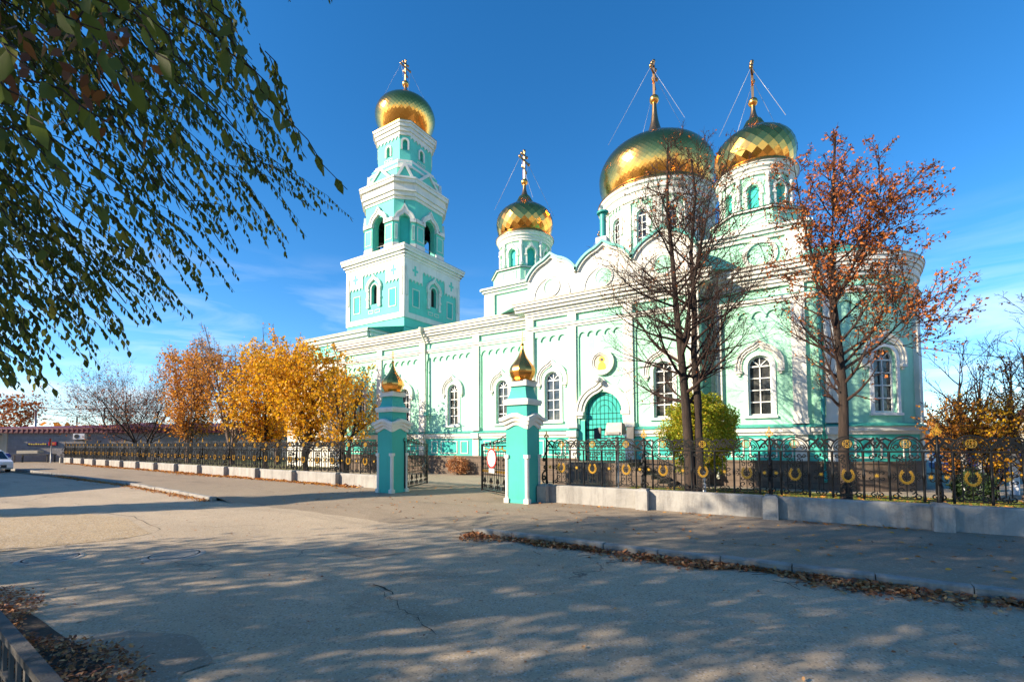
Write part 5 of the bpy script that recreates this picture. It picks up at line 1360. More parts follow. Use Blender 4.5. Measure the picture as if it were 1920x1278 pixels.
multi('golden_maple', -33.0, 19.0, 32, 7.9, 5.4, 4, 14, 7, 5, 'lf_gold', 7.0, .19, 'golden maple in the middle of the autumn row, between the birches and the church', keep=lambda p: .85, z0=1.0, sh=SHR, wl=.56)
multi('orange_birch', -43.5, 22.0, 41, 12.2, 7.0, 5, 16, 7, 5, 'lf_orange', 3.6, .19, 'tall thin orange-leaved tree with grey bare top twigs, right of its twin', 'orange birches of the row', 'greybark', keep=lambda p: .75 if p.z < 9.6 else .15, z0=2.0, trop=.12, ang=(18, 45), wl=.5, lean=.5, spread=.12, n4=1, tw='greybark')
multi('orange_birch', -50.5, 21.5, 42, 12.4, 6.6, 5, 16, 7, 5, 'lf_orange', 4.6, .20, 'tall orange-leaved tree at the left of the autumn row, thinly leaved top', 'orange birches of the row', 'greybark', keep=lambda p: .8 if p.z < 10.5 else .3, z0=1.6, trop=.12, ang=(18, 45), wl=.5, lean=.5, spread=.12, n4=1, tw='greybark')
multi('grey_birch', -40.5, 24.5, 43, 12.8, 4.6, 4, 13, 6, 5, 'lf_orange', .5, .18, 'bare grey tree top rising behind the orange trees', None, 'greybark', z0=3.0, trop=.14, ang=(15, 40), wl=.5, lean=.5, n4=1, tw='greybark')
multi('bare_plum', -58.0, 20.5, 51, 8.8, 8.0, 4, 15, 7, 5, 'lf_rust', .35, .16, 'wide bare reddish tree at the far left behind the fence, right one of two', 'bare red-twigged trees', 'bark', z0=1.6, trop=.05, ang=(30, 65), wl=.62, lean=.6, n4=1)
multi('bare_plum', -66.5, 21.5, 52, 8.0, 9.0, 4, 15, 7, 5, 'lf_rust', .7, .17, 'wide bare reddish tree at the far left behind the fence, left one of two', 'bare red-twigged trees', 'bark', z0=1.2, trop=.04, ang=(35, 70), wl=.62, lean=.6, n4=1)
multi('rust_tree', -112, 21, 53, 8.8, 6.5, 3, 12, 6, 4, 'lf_rust', 1.8, .40, 'round rust-coloured tree rising over the roof at the far left edge', z0=3.0, sh=SHR)
# right side
multi('bare_lime', 6.75, 19.2, 61, 7.0, 3.7, 3, 12, 6, 3, 'lf_rust', .35, .08, 'bare upright tree at the right edge with thin reddish twigs', None, 'greybark', z0=1.6, trop=.10, ang=(30, 62), wl=.62, n4=2, lean=.35, r0=.10, spread=.04)
multi('bare_lime', 5.85, 20.9, 65, 4.9, 2.8, 4, 9, 5, 4, 'lf_orange', 3.5, .08, 'low brownish thicket tree behind the fence near the right edge', None, 'greybark', z0=.6, wl=.6, r0=.06, n4=1, spread=.05)
multi('orange_bush', 4.05, 19.95, 63, 3.2, 1.7, 6, 11, 6, 5, 'lf_orange', 9.0, .08, 'orange-brown bush standing right of the apse', cat='bush', z0=.4, sh=SHR, r0=.035, wl=.55, spread=.05)
multi('orange_bush', 5.0, 20.2, 64, 3.0, 2.0, 6, 11, 6, 5, 'lf_gold', 9.0, .08, 'brighter orange bush between the apse bush and the bare trees at the right', cat='bush', z0=.4, sh=SHR, r0=.035, wl=.55, spread=.05)
shrub('dark_shrub', (4.2, 19.0, .5), (.5, .4, .5), 2500, .08, 'lf_dgreen', 'low dark evergreen shrub in front of the orange bush right of the apse', seed=6)
shrub('dark_shrub', (-17.2, 21.4, .55), (.8, .35, .5), 2500, .08, 'lf_dry', 'low brownish shrub against the stone plinth seen through the gate', seed=9)

# elm near the camera: drooping twigs hang into the upper left of the view
elm = thing('weeping_elm', (-9.5, -3.2, -.12), 'dark green drooping elm branches hanging over the road at upper left', 'tree')
T = Tree(71)
trunk = [Vector(p) for p in ((-9.5, -3.2, -.15), (-9.45, -3.1, 1.5), (-9.3, -2.8, 3.2), (-9.0, -2.4, 5.0), (-8.6, -1.8, 6.8), (-8.2, -1.2, 8.4))]
T.line(0, trunk, [.30, .26, .23, .18, .13, .08])
rr = random.Random(72)
def inregion(u, v):
    B = [(-60, 735), (110, 738), (250, 665), (350, 592), (440, 545), (545, 482), (600, 405), (648, 350), (560, 225), (480, 95), (448, -20)]
    # foliage lies left/above this outline
    for (u0, v0), (u1, v1) in zip(B, B[1:]):
        if min(v0, v1) <= v <= max(v0, v1) and v0 != v1:
            pass
    inside = False; Q = B+[(-60, -20)]
    j = len(Q)-1
    for i in range(len(Q)):
        if ((Q[i][1] > v) != (Q[j][1] > v)) and (u < (Q[j][0]-Q[i][0])*(v-Q[i][1])/(Q[j][1]-Q[i][1])+Q[i][0]): inside = not inside
        j = i
    return inside
LP, LD, LS, LV = [], [], [], []
def strand(E, S, lsize, gap, sag=.12, r=.0035, lv=None):
    n = 8; pts = []
    for i in range(n+1):
        f = i/n; p = S.lerp(E, f); p.z += sag*sin(pi*f)*(E-S).length; pts.append(p+Vector((rr.gauss(0, .01), rr.gauss(0, .01), 0)))
    T.line(2, pts, [r*(1-.75*i/n)+.0006 for i in range(n+1)])
    L = (E-S).length; k = int(L/gap); sd = 1
    for i in range(k):
        f = (.1+.9*i/k)*n; j = min(int(f), n-1); p = pts[j].lerp(pts[j+1], f-j); tan = (pts[j+1]-pts[j]).normalized()
        o = tan.cross(Vector((0, 0, 1))); 
        if o.length < .1: o = Vector((1, 0, 0))
        sd = -sd
        d = tan*.45+o.normalized()*(.5*sd)+Vector((rr.gauss(0, .2), rr.gauss(0, .2), -.85+rr.gauss(0, .15)))
        LP.append(p); LD.append(d); LS.append(lsize*rr.uniform(.7, 1.2)); LV.append(min(1, max(0, (rr.random()**1.6 if lv is None else lv+rr.gauss(0, .1)))))
cnt = 0
while cnt < 490:
    u, v = rr.uniform(-60, 650), rr.uniform(-20, 735)
    if not inregion(u, v): continue
    # distance to the outline decides how thickly the twigs lie
    dn = max(0, min(1, (500-u*.78-v*.55)/380+.42)); cl = sin(u*.021+1)*sin(v*.019+u*.008)
    if rr.random() > (.22+.78*dn)*(.75+.5*cl): continue
    dist = rr.uniform(4.2, 7.2); E = pix(u, v, dist)
    a = radians(rr.gauss(50 if v < 420 else 40, 11)); Lp = rr.uniform(130, 330)*5.5/dist
    S = pix(u-Lp*cos(a), v-Lp*sin(a), dist+rr.uniform(-.5, .5))
    strand(E, S, rr.uniform(.055, .085), rr.uniform(.032, .05)); cnt += 1
# outline twigs that end exactly in the hanging tips
for (u, v, du, dv, dist) in ((108, 738, 130, 110, 3.6), (75, 690, 20, 110, 5.0), (170, 640, 60, 120, 4.4), (250, 665, 120, 120, 5.2), (305, 600, 130, 120, 4.6), (362, 592, 150, 130, 5.5), (440, 548, 150, 150, 5.5), (540, 485, 110, 170, 5.0), (575, 445, 140, 160, 4.8), (612, 405, 160, 140, 4.6),
                             (660, 410, 190, 110, 6.2), (560, 300, 60, 200, 3.8), (480, 215, 70, 190, 4.0), (545, 2, 90, 120, 4.5), (632, 2, 90, 60, 4.5), (400, 470, 100, 150, 5), (470, 455, 90, 150, 5), (185, 690, 90, 140, 5.4), (60, 640, 60, 120, 4.2), (20, 700, 60, 100, 4.4), (135, 600, 70, 130, 5.0), (40, 560, 60, 120, 4.6), (395, 560, 120, 140, 5.6), (330, 560, 110, 120, 5.2), (275, 600, 120, 110, 5.6), (230, 620, 90, 120, 4.9), (300, 525, 110, 140, 4.6), (210, 560, 110, 140, 4.8)):
    for k in range(3):
        a, b_ = rr.gauss(0, 16)*(k > 0), rr.gauss(0, 16)*(k > 0); strand(pix(u+a-k*12, v+b_-k*10, dist+k*.2), pix(u+a-du-k*12, v+b_-dv, dist+k*.2+.2), .062, .032)
# a few twigs close to the lens with large leaves
for (u, v, du, dv, dist) in ((648, 352, 300, 330, 1.75), (560, 265, 190, 260, 1.9), (470, 110, 120, 160, 1.8), (255, 165, 150, 150, 1.5), (180, 60, 150, 130, 1.4), (235, 260, 200, 120, 1.5), (80, 235, 150, 130, 1.3), (420, 205, 160, 180, 1.7),
                             (330, 120, 170, 130, 1.25), (130, 330, 160, 110, 1.6), (300, 60, 160, 120, 1.35), (60, 130, 120, 100, 1.2), (380, 300, 200, 190, 2.3), (200, 400, 180, 150, 2.4), (480, 330, 200, 230, 2.6), (95, 480, 140, 120, 2.5), (330, 470, 170, 170, 2.8)):
    strand(pix(u, v, dist), pix(u-du, v-dv, dist+.25), .066, .040, sag=.06, r=.003, lv=.55)
# limbs that carry them
for k in range(60):
    u, v = rr.uniform(0, 560), rr.uniform(40, 600)
    if not inregion(u+60, v+40): continue
    E = pix(u, v, rr.uniform(4.5, 6.8)); b0 = trunk[rr.choice([3, 4, 5])]
    m1_ = b0.lerp(E, .45)+Vector((0, 0, 1.0)); pts = [b0, b0.lerp(m1_, .5)+Vector((0, 0, .3)), m1_, m1_.lerp(E, .5)+Vector((0, 0, .35)), E]
    T.line(1, pts, [.05, .032, .018, .009, .004])
g = G(M['bark'])
for pts, rad in T.lines[0]: g.tube(pts, rad, 12)
g.build('trunk', elm)
g = G(M['bark'])
for c in (1, 2):
    for pts, rad in T.lines[c]: g.tube(pts, rad, 4 if c == 1 else 3, cap=False)
g.build('branches', elm)
LP = np.array([tuple(p) for p in LP]); LD = np.array([tuple(d) for d in LD]); LS = np.array(LS)
print('elm leaves', len(LP))
leaf_mesh('foliage', LP, LD, rdir(len(LP)), LS, LS*.46, M['lf_elm'], elm, var=np.array(LV), fold=True)
# brown dead spray inside the crown
P = []; D = []
for k in range(4):
    c = pix(rr.uniform(30, 270), rr.uniform(40, 170), rr.uniform(2.2, 3.4))
    for _ in range(22): P.append(tuple(c+Vector((rr.gauss(0, .12), rr.gauss(0, .12), rr.gauss(0, .09))))); D.append((rr.gauss(0, .6), rr.gauss(0, .6), -1))
leaf_mesh('dry_leaves', np.array(P), np.array(D), rdir(len(P)), .07, .03, M['lf_elmb'], elm, fold=True)
# its upper crown and the neighbouring street trees behind the camera (they throw the dappled shade)
def crown_points(n, c, rad, seed, clump=60, cs=.55):
    r_ = np.random.default_rng(seed)
    d = r_.normal(size=(clump, 3)); d /= np.linalg.norm(d, axis=1, keepdims=True); cc = d*(r_.random((clump, 1))**.45)*np.array(rad)+np.array(c)
    idx = r_.integers(0, clump, n); return cc[idx]+r_.normal(size=(n, 3))*cs*np.array([1, 1, .7])
def street_elm(x, y, seed, label, H=10.2, W=4.6, n=14000):
    T = Tree(seed); root = thing('street_elm', (x, y, -.12), label, 'tree', 'street elms on the near side of the road')
    pts = [Vector((x, y, -.15)), Vector((x+.1, y, 2)), Vector((x, y+.1, 4)), Vector((x-.1, y, 6.2)), Vector((x, y, 8.6))]
    T.line(0, pts, [.28, .24, .18, .12, .04]); pr = T.side(pts, [.28, .24, .18, .12, .04], 26, .22, lambda t, p: W*.85*(1.1-t*.6), (35, 70), .4, 6, .12, .04, 1, .02)
    for p1, r1 in pr: T.side(p1, r1, 7, .25, lambda t, p: 1.3, (25, 60), .5, 4, .15, -.03, 2, .008)
    g = G(M['bark']); [g.tube(p, r, 10) for p, r in T.lines[0]]; g.build('trunk', root)
    g = G(M['bark']); [g.tube(p, r, 4, cap=False) for c in (1, 2) for p, r in T.lines.get(c, [])]; g.build('branches', root)
    P = crown_points(n, (x, y, H*.58), (W, W*.85, H*.40), seed); P = P[P[:, 2] > 1.5]
    leaf_mesh('foliage', P, rdir(len(P))+np.array([0, 0, -.5]), rdir(len(P)), .17, .12, M['lf_elm'], root); return root
street_elm(-17.0, -6.6, 81, 'leafy elm across the road, leftmost of the row', 10.0, 3.6, 9000)
street_elm(-12.2, -6.2, 82, 'leafy elm across the road, second of the row', 14.6, 4.8, 18000)
street_elm(-3.2, -5.0, 83, 'leafy elm across the road, third of the row', 11.0, 5.0, 8500)
street_elm(3.0, -4.8, 84, 'leafy elm across the road, fourth of the row', 11.5, 5.0, 11000)
street_elm(-8.2, -8.0, 85, 'leafy elm across the road, set back behind the others', 14.0, 5.0, 12500)
# narrow unseen tree, added to shade the road up to the gate
def shade_caster(x, y, H, W, seed, label, n=16000):
    root = thing('shade_caster', (x, y, 0), label, 'tree', 'unseen shade casters across the road')
    g = G(M['bark']); g.tube([(x, y, -.15), (x, y, H*.5), (x, y, H)], [.25, .18, .03], 10); g.build('trunk', root)
    r_ = np.random.default_rng(seed); z = r_.random(n)*(H-.6)+.6; a = r_.random(n)*6.283; rad = W*np.sqrt(r_.random(n))*np.clip(1.15-(z/H)**3, .2, 1)
    P = np.stack([x+rad*np.cos(a), y+rad*np.sin(a), z], 1)
    leaf_mesh('foliage', P, rdir(n), rdir(n), .24, .2, M['lf_elm'], root)
shade_caster(-28.4, -6.5, 18.0, 1.15, 91, 'tall unseen columnar tree added across the road to shade the gate')

# ================================================================== GROUND LEAVES
def ground_leaves(name, pts, zf, L, mat, label, cat='fallen leaves', lift=.03, tilt=.35, fold=True):
    n = len(pts); P = np.array([(x, y, zf(x, y)+random.random()*lift+.004) for x, y in pts]); a = rng.random(n)*6.283
    D = np.stack([np.cos(a), np.sin(a), rng.normal(size=n)*tilt*.5], 1); N = np.stack([rng.normal(size=n)*tilt, rng.normal(size=n)*tilt, np.ones(n)], 1)
    o = leaf_mesh(name, P, D, N, L*(.6+.8*rng.random(n)), L*.6, M[mat], None, fold=fold); props(o, kind='stuff'); props(o, label, cat); return o
road_z = lambda x, y: -0.117+0.003*sin(x*0.6)*sin(y*0.9)
pts = []
while len(pts) < 9000:
    x = random.uniform(-6.2, 9.5); w = .30+.14*sin(x*1.9)+.10*sin(x*4.3+1)+.08*max(0, x)
    d = abs(random.gauss(0, 1))*w*.55
    if random.random() < .6+.4*sin(x*2.7): pts.append((x, edge_y(x)-.17-d))
ground_leaves('leaf_litter', pts, road_z, .075, 'lf_dry', 'dry brown leaves piled in the gutter along the right kerb', lift=.05, tilt=.6)
pts = [(random.uniform(-62, -16), 0) for _ in range(5200)]
pts = [(x, 15.95+t_ -.15 - abs(random.gauss(0, .22+.22*max(0, sin(x*.35))))) for x, t_ in ((x, (x+64)*(-2.4/49.75)) for x, _ in pts)]
ground_leaves('leaf_drift', pts, walk_z, .12, 'lf_bright', 'bright orange leaves drifted along the foot of the left fence wall', lift=.05, tilt=.5)
pts = []
for _ in range(6500):
    x = random.uniform(-9.6, -3.6); y = random.uniform(.2, 1.9) if random.random() < .75 else random.gauss(1.6, .35)
    if y > 1.75+.25*sin(x*2): continue
    pts.append((x, y))
ground_leaves('leaf_litter', pts, lambda x, y: -.103, .048, 'lf_dry', 'dry leaves and twigs lying on the dirt verge in the near left corner', lift=.05, tilt=.7)
pts = [(random.uniform(-16, 9), random.uniform(8.9, 13)) for _ in range(380)]+[(random.gauss(cx, .35), random.gauss(12.8, .1)) for cx, n in ((-2.2, 20), (.3, 26), (1.5, 30), (-5, 8)) for _ in range(n)]
ground_leaves('scattered_leaves', pts, walk_z, .085, 'lf_bright', 'single yellow and orange leaves scattered over the pavement', lift=.015, tilt=.3)
pts = [(random.uniform(-14, 6), random.uniform(1.5, 8)) for _ in range(260)]
ground_leaves('scattered_leaves', pts, road_z, .05, 'lf_dry', 'small dry leaves scattered on the road', lift=.01, tilt=.3)
pts = [(random.uniform(-40, -17.6), 0) for _ in range(1500)]
pts = [(x, edge_y(x)-.18-abs(random.gauss(0, .16))) for x, _ in pts]
ground_leaves('leaf_litter', pts, road_z, .09, 'lf_bright', 'orange leaves along the foot of the left kerb', lift=.03, tilt=.5)
# grass and leaves on the lawn behind the fence
n = 14000; P = np.stack([rng.uniform(-5.9, 8.9, n), rng.uniform(17.45, 19.55, n), np.full(n, .03)], 1); D = rng.normal(size=(n, 3))*.35; D[:, 2] = 1
o = leaf_mesh('grass', P, D, rdir(n), .09, .02, M['lf_grass']); props(o, 'short grass on the bed behind the right fence', 'grass', kind='stuff')
pts = [(random.uniform(-5.9, 8.9), random.uniform(17.45, 19.55)) for _ in range(1200)]
ground_leaves('lawn_leaves', pts, lambda x, y: .05, .11, 'lf_bright', 'fallen leaves lying in the grass behind the right fence', lift=.04)
pts = [(random.uniform(-13, 10), random.uniform(14, 20)) for _ in range(500)]
ground_leaves('yard_leaves', pts, lambda x, y: .01 if y < 16.1 else -.01, .09, 'lf_bright', 'loose leaves on the churchyard paving', lift=.01)
# small cracks / twigs on road
g = G(M['bark'])
for _ in range(60):
    x, y = random.uniform(-5, 8), 8.0-abs(random.gauss(0, .3)); a = random.random()*6.3; L = random.uniform(.1, .35)
    g.tube([(x, y, -.09), (x+L*cos(a), y+L*sin(a), -.085)], .004, 3)
props(g.build('fallen_twigs'), 'thin broken twigs among the gutter leaves', 'twigs', kind='stuff')
# ================================================================== LEFT BACKGROUND
def box_thing_part(name, parent, x0, x1, y0, y1, z0, z1, mat): g = G(M[mat]); g.box(x0, x1, y0, y1, z0, z1); return g.build(name, parent)
# grey block building with dark red roof, closing the street
ang = atan2(30-14.0, 18.0)          # direction of its street front
bld = thing('block_building', (-73.0, 14.0, 0), 'grey block building with a dark red sheet roof and a small signboard', 'building')
mF = Flat(-73.0, 14.0, ang)        # facing angle: outward is right/down
LN = 34
g = G(M['blocks']); bx(g, mF, -1.2, LN, -.1, 3.3, -9, 0); g.build('wall', bld)
g = G(M['cream']); bx(g, mF, -1.25, -.55, -.1, 3.3, -1, .1); g.build('corner_pier', bld)
g = G(M['redroof']);
g.add([mF.p(-9, 3.15, .35), mF.p(LN+.5, 3.15, .35), mF.p(LN+.5, 4.0, .25), mF.p(-9, 3.6, .25), mF.p(LN+.5, 4.9, -6), mF.p(-9, 3.8, -6)], [(0, 1, 2, 3), (3, 2, 4, 5)])
for i in range(90): s = -9+i*.48; bx(g, mF, s, s+.05, 3.17, 3.6, .30, .36)
g.build('roof', bld)
g = G(M['navy'], M['yellow'], M['red']); bx(g, mF, 1.4, 4.2, 1.75, 2.2, .0, .10, 0); bx(g, mF, 3.4, 4.15, 1.80, 2.15, .1, .12, 2); 
for i in range(8): bx(g, mF, 1.5+i*.22, 1.5+i*.22+.16, 1.86, 2.02-.03*(i % 3), .1, .12, 1)
bx(g, mF, 3.5, 4.0, 1.94, 2.0, .12, .13, 1)
g.build('signboard', bld)
def aircon(s, z):
    g = G(M['signwhite'], M['blackpl']); bx(g, mF, s, s+1.1, z, z+.62, .05, .5, 0); poly(g, mF, arch(s+.36, z+.31, .24, 0, 360, 20)[:-1], .5, .52, 1); g.build('air_conditioner', bld)
aircon(6.0, 2.45)
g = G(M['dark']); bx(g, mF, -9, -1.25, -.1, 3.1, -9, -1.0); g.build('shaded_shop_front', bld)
g = G(M['silver']); bx(g, mF, -9.0, -1.0, 2.9, 3.05, -1, 1.2); g.build('canopy', bld)
g = G(M['silver']); g.tube([mF.p(-1.6, 0, .9), mF.p(-1.6, 2.95, .9)], .07, 8); g.build('canopy_post', bld)
# antenna and wires
g = G(M['silver']); b0 = mF.p(9.5, 4.0, -3); g.tube([b0, b0+Vector((0, 0, 3.8))], .05, 5)
for k in range(3): g.tube([b0+Vector((-.8, 0, 3.6-k*.3)), b0+Vector((.8, 0, 3.6-k*.3))], .025, 4)
props(g.build('roof_antenna'), 'thin television antenna on the dark red roof', 'antenna')
poles = []
for k, (s, h, nm) in enumerate(((-.2, 2.2, 'stout pale chimney pipe on the left of the red roof'), (4.0, 1.4, 'short dark pipe in the middle of the red roof'), (6.8, 2.4, 'wire post on the right of the red roof'))):
    b_ = mF.p(s, 3.7, -3); g = G(M['silver'] if k == 0 else M['blackpl']); g.tube([b_, b_+Vector((0, 0, h))], .12 if k == 0 else .07, 8); o = g.build('roof_pipe'); props(o, nm, 'pipe'); poles.append(b_+Vector((0, 0, h)))
g = G(M['blackpl'])
for dz in (0, -.9):
    a, b_ = poles[2]+Vector((0, 0, dz)), Vector((-125, 24, 10.5+dz)); pts = [a.lerp(b_, i/10)-Vector((0, 0, .9*sin(pi*i/10))) for i in range(11)]; g.tube(pts, .035, 4)
    pts = [poles[2].lerp(Vector((-52, 42, 6.0)), i/6)+Vector((0, 0, dz)) for i in range(7)]; g.tube(pts, .03, 4)
props(g.build('overhead_wires'), 'sagging overhead wires above the dark red roof', 'wires', kind='stuff')
# barrel, stall, bench by the wall
p = mF.p(.6, 0, 1.6); t = thing('water_barrel', tuple(p), 'blue and white barrel standing at the grey block wall', 'barrel')
g = G(M['signwhite'], M['blue']); g.lathe(p.x, p.y, [(.36, -.1), (.42, .2), (.40, .5)], 16, 0); g.lathe(p.x, p.y, [(.38, .5), (.36, .8), (.2, .95)], 16, 1); g.build('drum', t)
g = G(M['signwhite']); g.lathe(p.x, p.y, [(.2, .95), (.22, 1.03), (.001, 1.07)], 12); g.build('lid', t)
p = mF.p(3.0, 0, 1.8); t = thing('wooden_table', tuple(p), 'small wooden table with a box before the grey block wall', 'table')
g = G(M['irongold'] if False else M['cream']); bx(g, mF, 2.0, 3.9, .95, 1.25, 1.4, 2.2); g.build('box', t)
g = G(M['oldwood']); bx(g, mF, 1.8, 5.0, .78, .86, 1.2, 2.4); g.build('table_top', t)
for s, d in ((1.9, 1.3), (4.9, 1.3), (1.9, 2.3), (4.9, 2.3)): g = G(M['oldwood']); bx(g, mF, s-.05, s+.05, -.1, .78, d-.05, d+.05); g.build('leg', t)
# road sign on a pole at the end of the fence
P0 = Vector((-65.2, 15.2, 0)); t = thing('road_sign', tuple(P0), 'narrow red and white road sign on a pole where the left fence ends', 'sign')
g = G(M['silver']); g.tube([P0, P0+Vector((0, 0, 2.5))], .05, 8); g.build('pole', t)
g = G(M['signwhite'], M['red']); m = Flat(P0.x, P0.y, radians(-25)); bx(g, m, -.30, .30, 1.75, 2.5, .06, .09, 1); bx(g, m, -.20, .20, 1.85, 2.40, .09, .105, 0); g.build('plate', t)
# neighbouring houses behind the row of trees
def house(x0, x1, y0, y1, h, rh, wall, roof, label, wins=4, rz=0):
    t = thing('house', ((x0+x1)/2, y0, 0), label, 'house'); g = G(M[wall]); g.box(x0, x1, y0, y1, -.1, h); g.add([(x0, y0, h), (x0, y1, h), (x0, (y0+y1)/2, h+rh)], [(0, 1, 2)]); g.add([(x1, y0, h), (x1, y1, h), (x1, (y0+y1)/2, h+rh)], [(2, 1, 0)]); g.build('wall', t)
    g = G(M[roof]); ym = (y0+y1)/2; e = .5
    g.add([(x0-e, y0-e, h-.1), (x1+e, y0-e, h-.1), (x1+e, ym, h+rh), (x0-e, ym, h+rh), (x1+e, y1+e, h-.1), (x0-e, y1+e, h-.1), (x0-e, y0-e, h+.05), (x1+e, y0-e, h+.05), (x1+e, ym, h+rh+.15), (x0-e, ym, h+rh+.15), (x1+e, y1+e, h+.05), (x0-e, y1+e, h+.05)], [(0, 3, 2, 1), (3, 5, 4, 2), (6, 7, 8, 9), (9, 8, 10, 11), (0, 1, 7, 6), (5, 11, 10, 4)]); g.build('roof', t)
    for k in range(wins):
        x = x0+(x1-x0)*(k+.5)/wins; g = G(M['wframe']); m = Flat(0, y0, 0); frame(g, m, x-.5, x+.5, 1.1, 2.6, .08, 0, .06); bx(g, m, x-.03, x+.03, 1.1, 2.6, 0, .05); w = g.build('window', t); g = G(M['glass']); bx(g, m, x-.45, x+.45, 1.15, 2.55, .0, .03); g.build('pane', w)
    return t
house(-92, -74, 48, 58, 4.2, 2.6, 'cream', 'redroof', 'cream house with a red roof behind the bare trees', 5)
house(-60, -38, 46, 56, 3.6, 1.6, 'signwhite', 'silver', 'long low white building with a grey roof behind the golden trees', 6)
house(-118, -98, 30, 42, 3.6, 2.0, 'blocks', 'redroof', 'grey building with a red roof at the far left edge', 4)
# ================================================================== CARS
def car(x, y, rz, paint, label, L=4.3, W=1.78, H=1.46):
    t = thing('parked_car', (x, y, -.12 if y < 9 else 0), label, 'car', None, rz)
    def B(g, name, par=t): return g.build(name, par, world=False)
    g = G(M[paint]); h = W/2
    # lower body profile (x forward), side outline lofted over widths
    prof = [(-L/2, .35), (-L/2-.02, .62), (-L/2+.05, .92), (-L/2+.5, .98), (L*.18, .98), (L*.36, .93), (L/2-.12, .78), (L/2, .60), (L/2, .36), (L/2-.1, .24), (-L/2+.1, .24)]
    ys = [(-h+.10, .96), (-h, 1.0), (-h*.3, 1.0), (h*.3, 1.0), (h, 1.0), (h-.10, .96)]
    ys = [(-h+.07, .0), (-h, .0), (h, .0), (h-.07, .0)]
    k = len(prof); vs = []
    for i, (yy, _) in enumerate(((-h+.04, 0), (-h, 0), (-h+.10, 0), (h-.10, 0), (h, 0), (h-.04, 0))):
        pass
    rows = [(-h+.03, .97, 0), (-h, 1, 0), (0, 1.0, .03), (h, 1, 0), (h-.03, .97, 0)]
    for yy, s, up_ in rows: vs += [(px*s, yy, pz*(1.0)+(up_ if pz > .7 else 0)) for px, pz in prof]
    fs = []
    for j in range(len(rows)-1):
        for i in range(k): fs.append((j*k+i, j*k+(i+1) % k, (j+1)*k+(i+1) % k, (j+1)*k+i))
    fs += [tuple(range(k-1, -1, -1)), tuple((len(rows)-1)*k+i for i in range(k))]
    g.add(vs, fs, 0, False); body = B(g, 'body')
    g = G(M['glass'])
    def loft(g, pts0, y0, pts1, y1): kk = len(pts0); g.add([(a, y0, b_) for a, b_ in pts0]+[(a, y1, b_) for a, b_ in pts1], [(i, (i+1) % kk, (i+1) % kk+kk, i+kk) for i in range(kk)]+[tuple(range(kk-1, -1, -1)), tuple(range(kk, 2*kk))])
    cab = [(-L*.47, .95), (-L*.40, H-.12), (-L*.30, H-.02), (L*.02, H-.02), (L*.10, H-.08), (L*.27, .95)]
    top = [(-L*.41, .0), ]
    g.add([(a, -h+.06+(.20 if b_ > 1.1 else 0), b_) for a, b_ in cab]+[(a, h-.06-(.20 if b_ > 1.1 else 0), b_) for a, b_ in cab], [(i, (i+1) % 6, (i+1) % 6+6, i+6) for i in range(6)]+[(5, 4, 3, 2, 1, 0), (6, 7, 8, 9, 10, 11)]); B(g, 'windows')
    g = G(M[paint]); g.add([(-L*.41, -h+.25, H-.12), (-L*.30, -h+.26, H), (L*.03, -h+.26, H), (L*.11, -h+.25, H-.07), (-L*.41, h-.25, H-.12), (-L*.30, h-.26, H), (L*.03, h-.26, H), (L*.11, h-.25, H-.07)], [(0, 1, 5, 4), (1, 2, 6, 5), (2, 3, 7, 6)])
    for sg in (-1, 1):
        for (a, b_), (c, d) in (((L*.11, H-.07), (L*.28, .95)), ((-L*.41, H-.1), (-L*.475, .95)), ((-L*.12, H-.02), (-L*.13, .95))):
            g.tube([(a, sg*(h-.24), b_), (c, sg*(h-.05), d)], .035, 5)
    B(g, 'roof')
    for sx in (-1, 1):
        for sg in (-1, 1):
            cx, cy = sx*L*.305, sg*(h-.10)
            g = G(M['tyre']); pr = [(.18, -.1), (.31, -.1), (.33, -.07), (.33, .07), (.31, .1), (.18, .1)]; n = 20
            vs = [(cx+r*cos(2*pi*i/n), cy+d*sg*1.0, .33+r*sin(2*pi*i/n)) for r, d in pr for i in range(n)]
            g.add(vs, [(j*n+i, j*n+(i+1) % n, (j+1)*n+(i+1) % n, (j+1)*n+i) for j in range(5) for i in range(n)], 0, True); w = B(g, 'wheel')
            g = G(M['rim']); vs = [(cx, cy+sg*.09, .33)]+[(cx+.2*cos(2*pi*i/n), cy+sg*.075, .33+.2*sin(2*pi*i/n)) for i in range(n)]; g.add(vs, [(0, i+1, (i+1) % n+1) for i in range(n)], 0, False); rimo = g.build('rim', w, world=False)
    for sg in (-1, 1):
        g = G(M['glass'] if False else M['signwhite']); g.box(L/2-.16, L/2+.015, sg*(h-.32)-.22, sg*(h-.32)+.22, .62, .76); B(g, 'headlight')
        g = G(M['red']); g.box(-L/2-.03, -L/2+.1, sg*(h-.22)-.16, sg*(h-.22)+.16, .70, .88); B(g, 'tail_light')
        g = G(M[paint]); g.box(L*.17, L*.22, sg*(h+.08)-.08, sg*(h+.08)+.08, .95, 1.07); B(g, 'mirror')
    g = G(M['blackpl']); g.box(L/2-.05, L/2+.02, -.55, .55, .36, .56); B(g, 'grille')
    g = G(M['signwhite']); g.box(L/2+.02, L/2+.03, -.26, .26, .42, .53); B(g, 'number_plate')
    return t
car(-50.8, 8.45, 0.02, 'carwhite', 'white car with its front end just showing at the left edge of the road', H=1.62)
car(14.0, 52.0, .1, 'carred', 'red car parked far behind the right fence, nearer the apse', H=1.8)
car(24.5, 51.0, 0, 'carred', 'red car parked far behind the fence at the right edge', H=1.8)
car(8.3, 34.6, .2, 'carblue', 'blue car just right of the apse behind the fence')
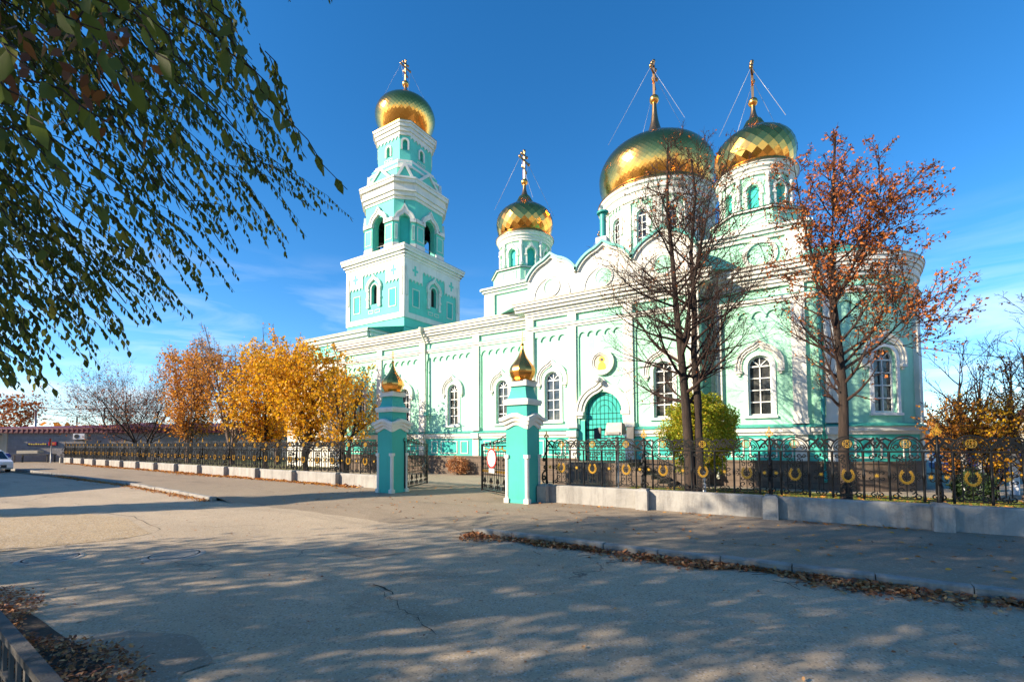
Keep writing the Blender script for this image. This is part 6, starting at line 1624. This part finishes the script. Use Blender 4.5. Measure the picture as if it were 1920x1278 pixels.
# ================================================================== RIGHT BACKGROUND
house(19.5, 34, 62, 72, 3.6, 1.6, 'cream', 'redroof', 'pale yellow house with a brown roof at the right edge', 4)
g = G(M['bark']); g.tube([(6.55, 22.6, 0), (6.55, 22.6, 4.7)], [.15, .13], 10); o = g.build('wooden_post'); props(o, 'thick brown utility post among the bare trees at the right edge', 'utility pole')
g = G(M['blackpl'])
a, b_ = Vector((3.6, 23.6, 5.6)), Vector((6.55, 22.6, 4.65)); g.tube([a.lerp(b_, i/10)-Vector((0, 0, .1*sin(pi*i/10))) for i in range(11)], .012, 4); props(g.build('service_cable'), 'thin cable running from the apse to the brown post', 'cable')
# far picket fence and whitewashed trunks behind the yard
t = thing('picket_fence', (5.5, 30.0, 0), 'dark iron picket fence across the yard right of the apse', 'fence')
g = G(M['iron']); g.tube([(5.0, 30.0, 1.45), (26, 34.0, 1.45)], .025, 4); g.tube([(5.0, 30.0, .25), (26, 34.0, .25)], .025, 4); g.build('rails', t)
for k in range(84):
    f = k/84; x, y = 5.0+21*f, 30.0+4*f; g = G(M['iron']); g.tube([(x, y, 0), (x, y, 1.65)], .022, 4); g.build('picket', t)
for k, (x, y) in enumerate(((4.7, 22.4), (5.5, 23.6), (6.1, 22.8), (7.2, 24.2))):
    T = Tree(130+k); pts = [Vector((x, y, 0)), Vector((x+.05, y, 1.4)), Vector((x, y, 2.8)), Vector((x+.1, y, 4.6))]
    leader(T, pts, [.13, .11, .08, .02], 12, .4, lambda t, p: 1.5, (30, 60), .1, 6, 4, n4=0)
    root = tree_objects(T, 'young_tree', (x, y, 0), ('young bare tree with whitewashed trunk closest to the apse', 'young bare tree with whitewashed trunk, second from the apse', 'young bare tree with whitewashed trunk, third from the apse', 'young bare tree with whitewashed trunk, farthest right')[k], 'tree', 'young whitewashed trees', None, (('branches', [1, 2, 3, 4], 'twig'),), {1: 4, 2: 3, 3: 3, 4: 3})
    g = G(M['signwhite'], M['greybark']); g.tube([pts[0], pts[1]], [.135, .115], 10, 0); g.tube([pts[1], pts[2], pts[3]], [.11, .08, .02], 8, 1); g.build('trunk', root)
# house across the road, behind the camera to the left: its roof shades the far end of the street
house(-92, -37, -13.5, -1.6, 6.2, 0.9, 'cream', 'redroof', 'long plastered house on the near side of the street', 12)
# distant belt of trees
n = 26000; a = rng.uniform(-1.5, 1.2, n); R_ = rng.uniform(150, 190, n); P = np.stack([R_*np.sin(a), R_*np.cos(a), np.abs(rng.normal(size=n))*2.2+np.sin(a*37)*1.2+.5], 1)
o = leaf_mesh('distant_wood', P, rdir(n), rdir(n), 2.0, 1.4, M['lf_orange']); props(o, 'far belt of autumn trees low on the horizon', 'wood', kind='stuff')
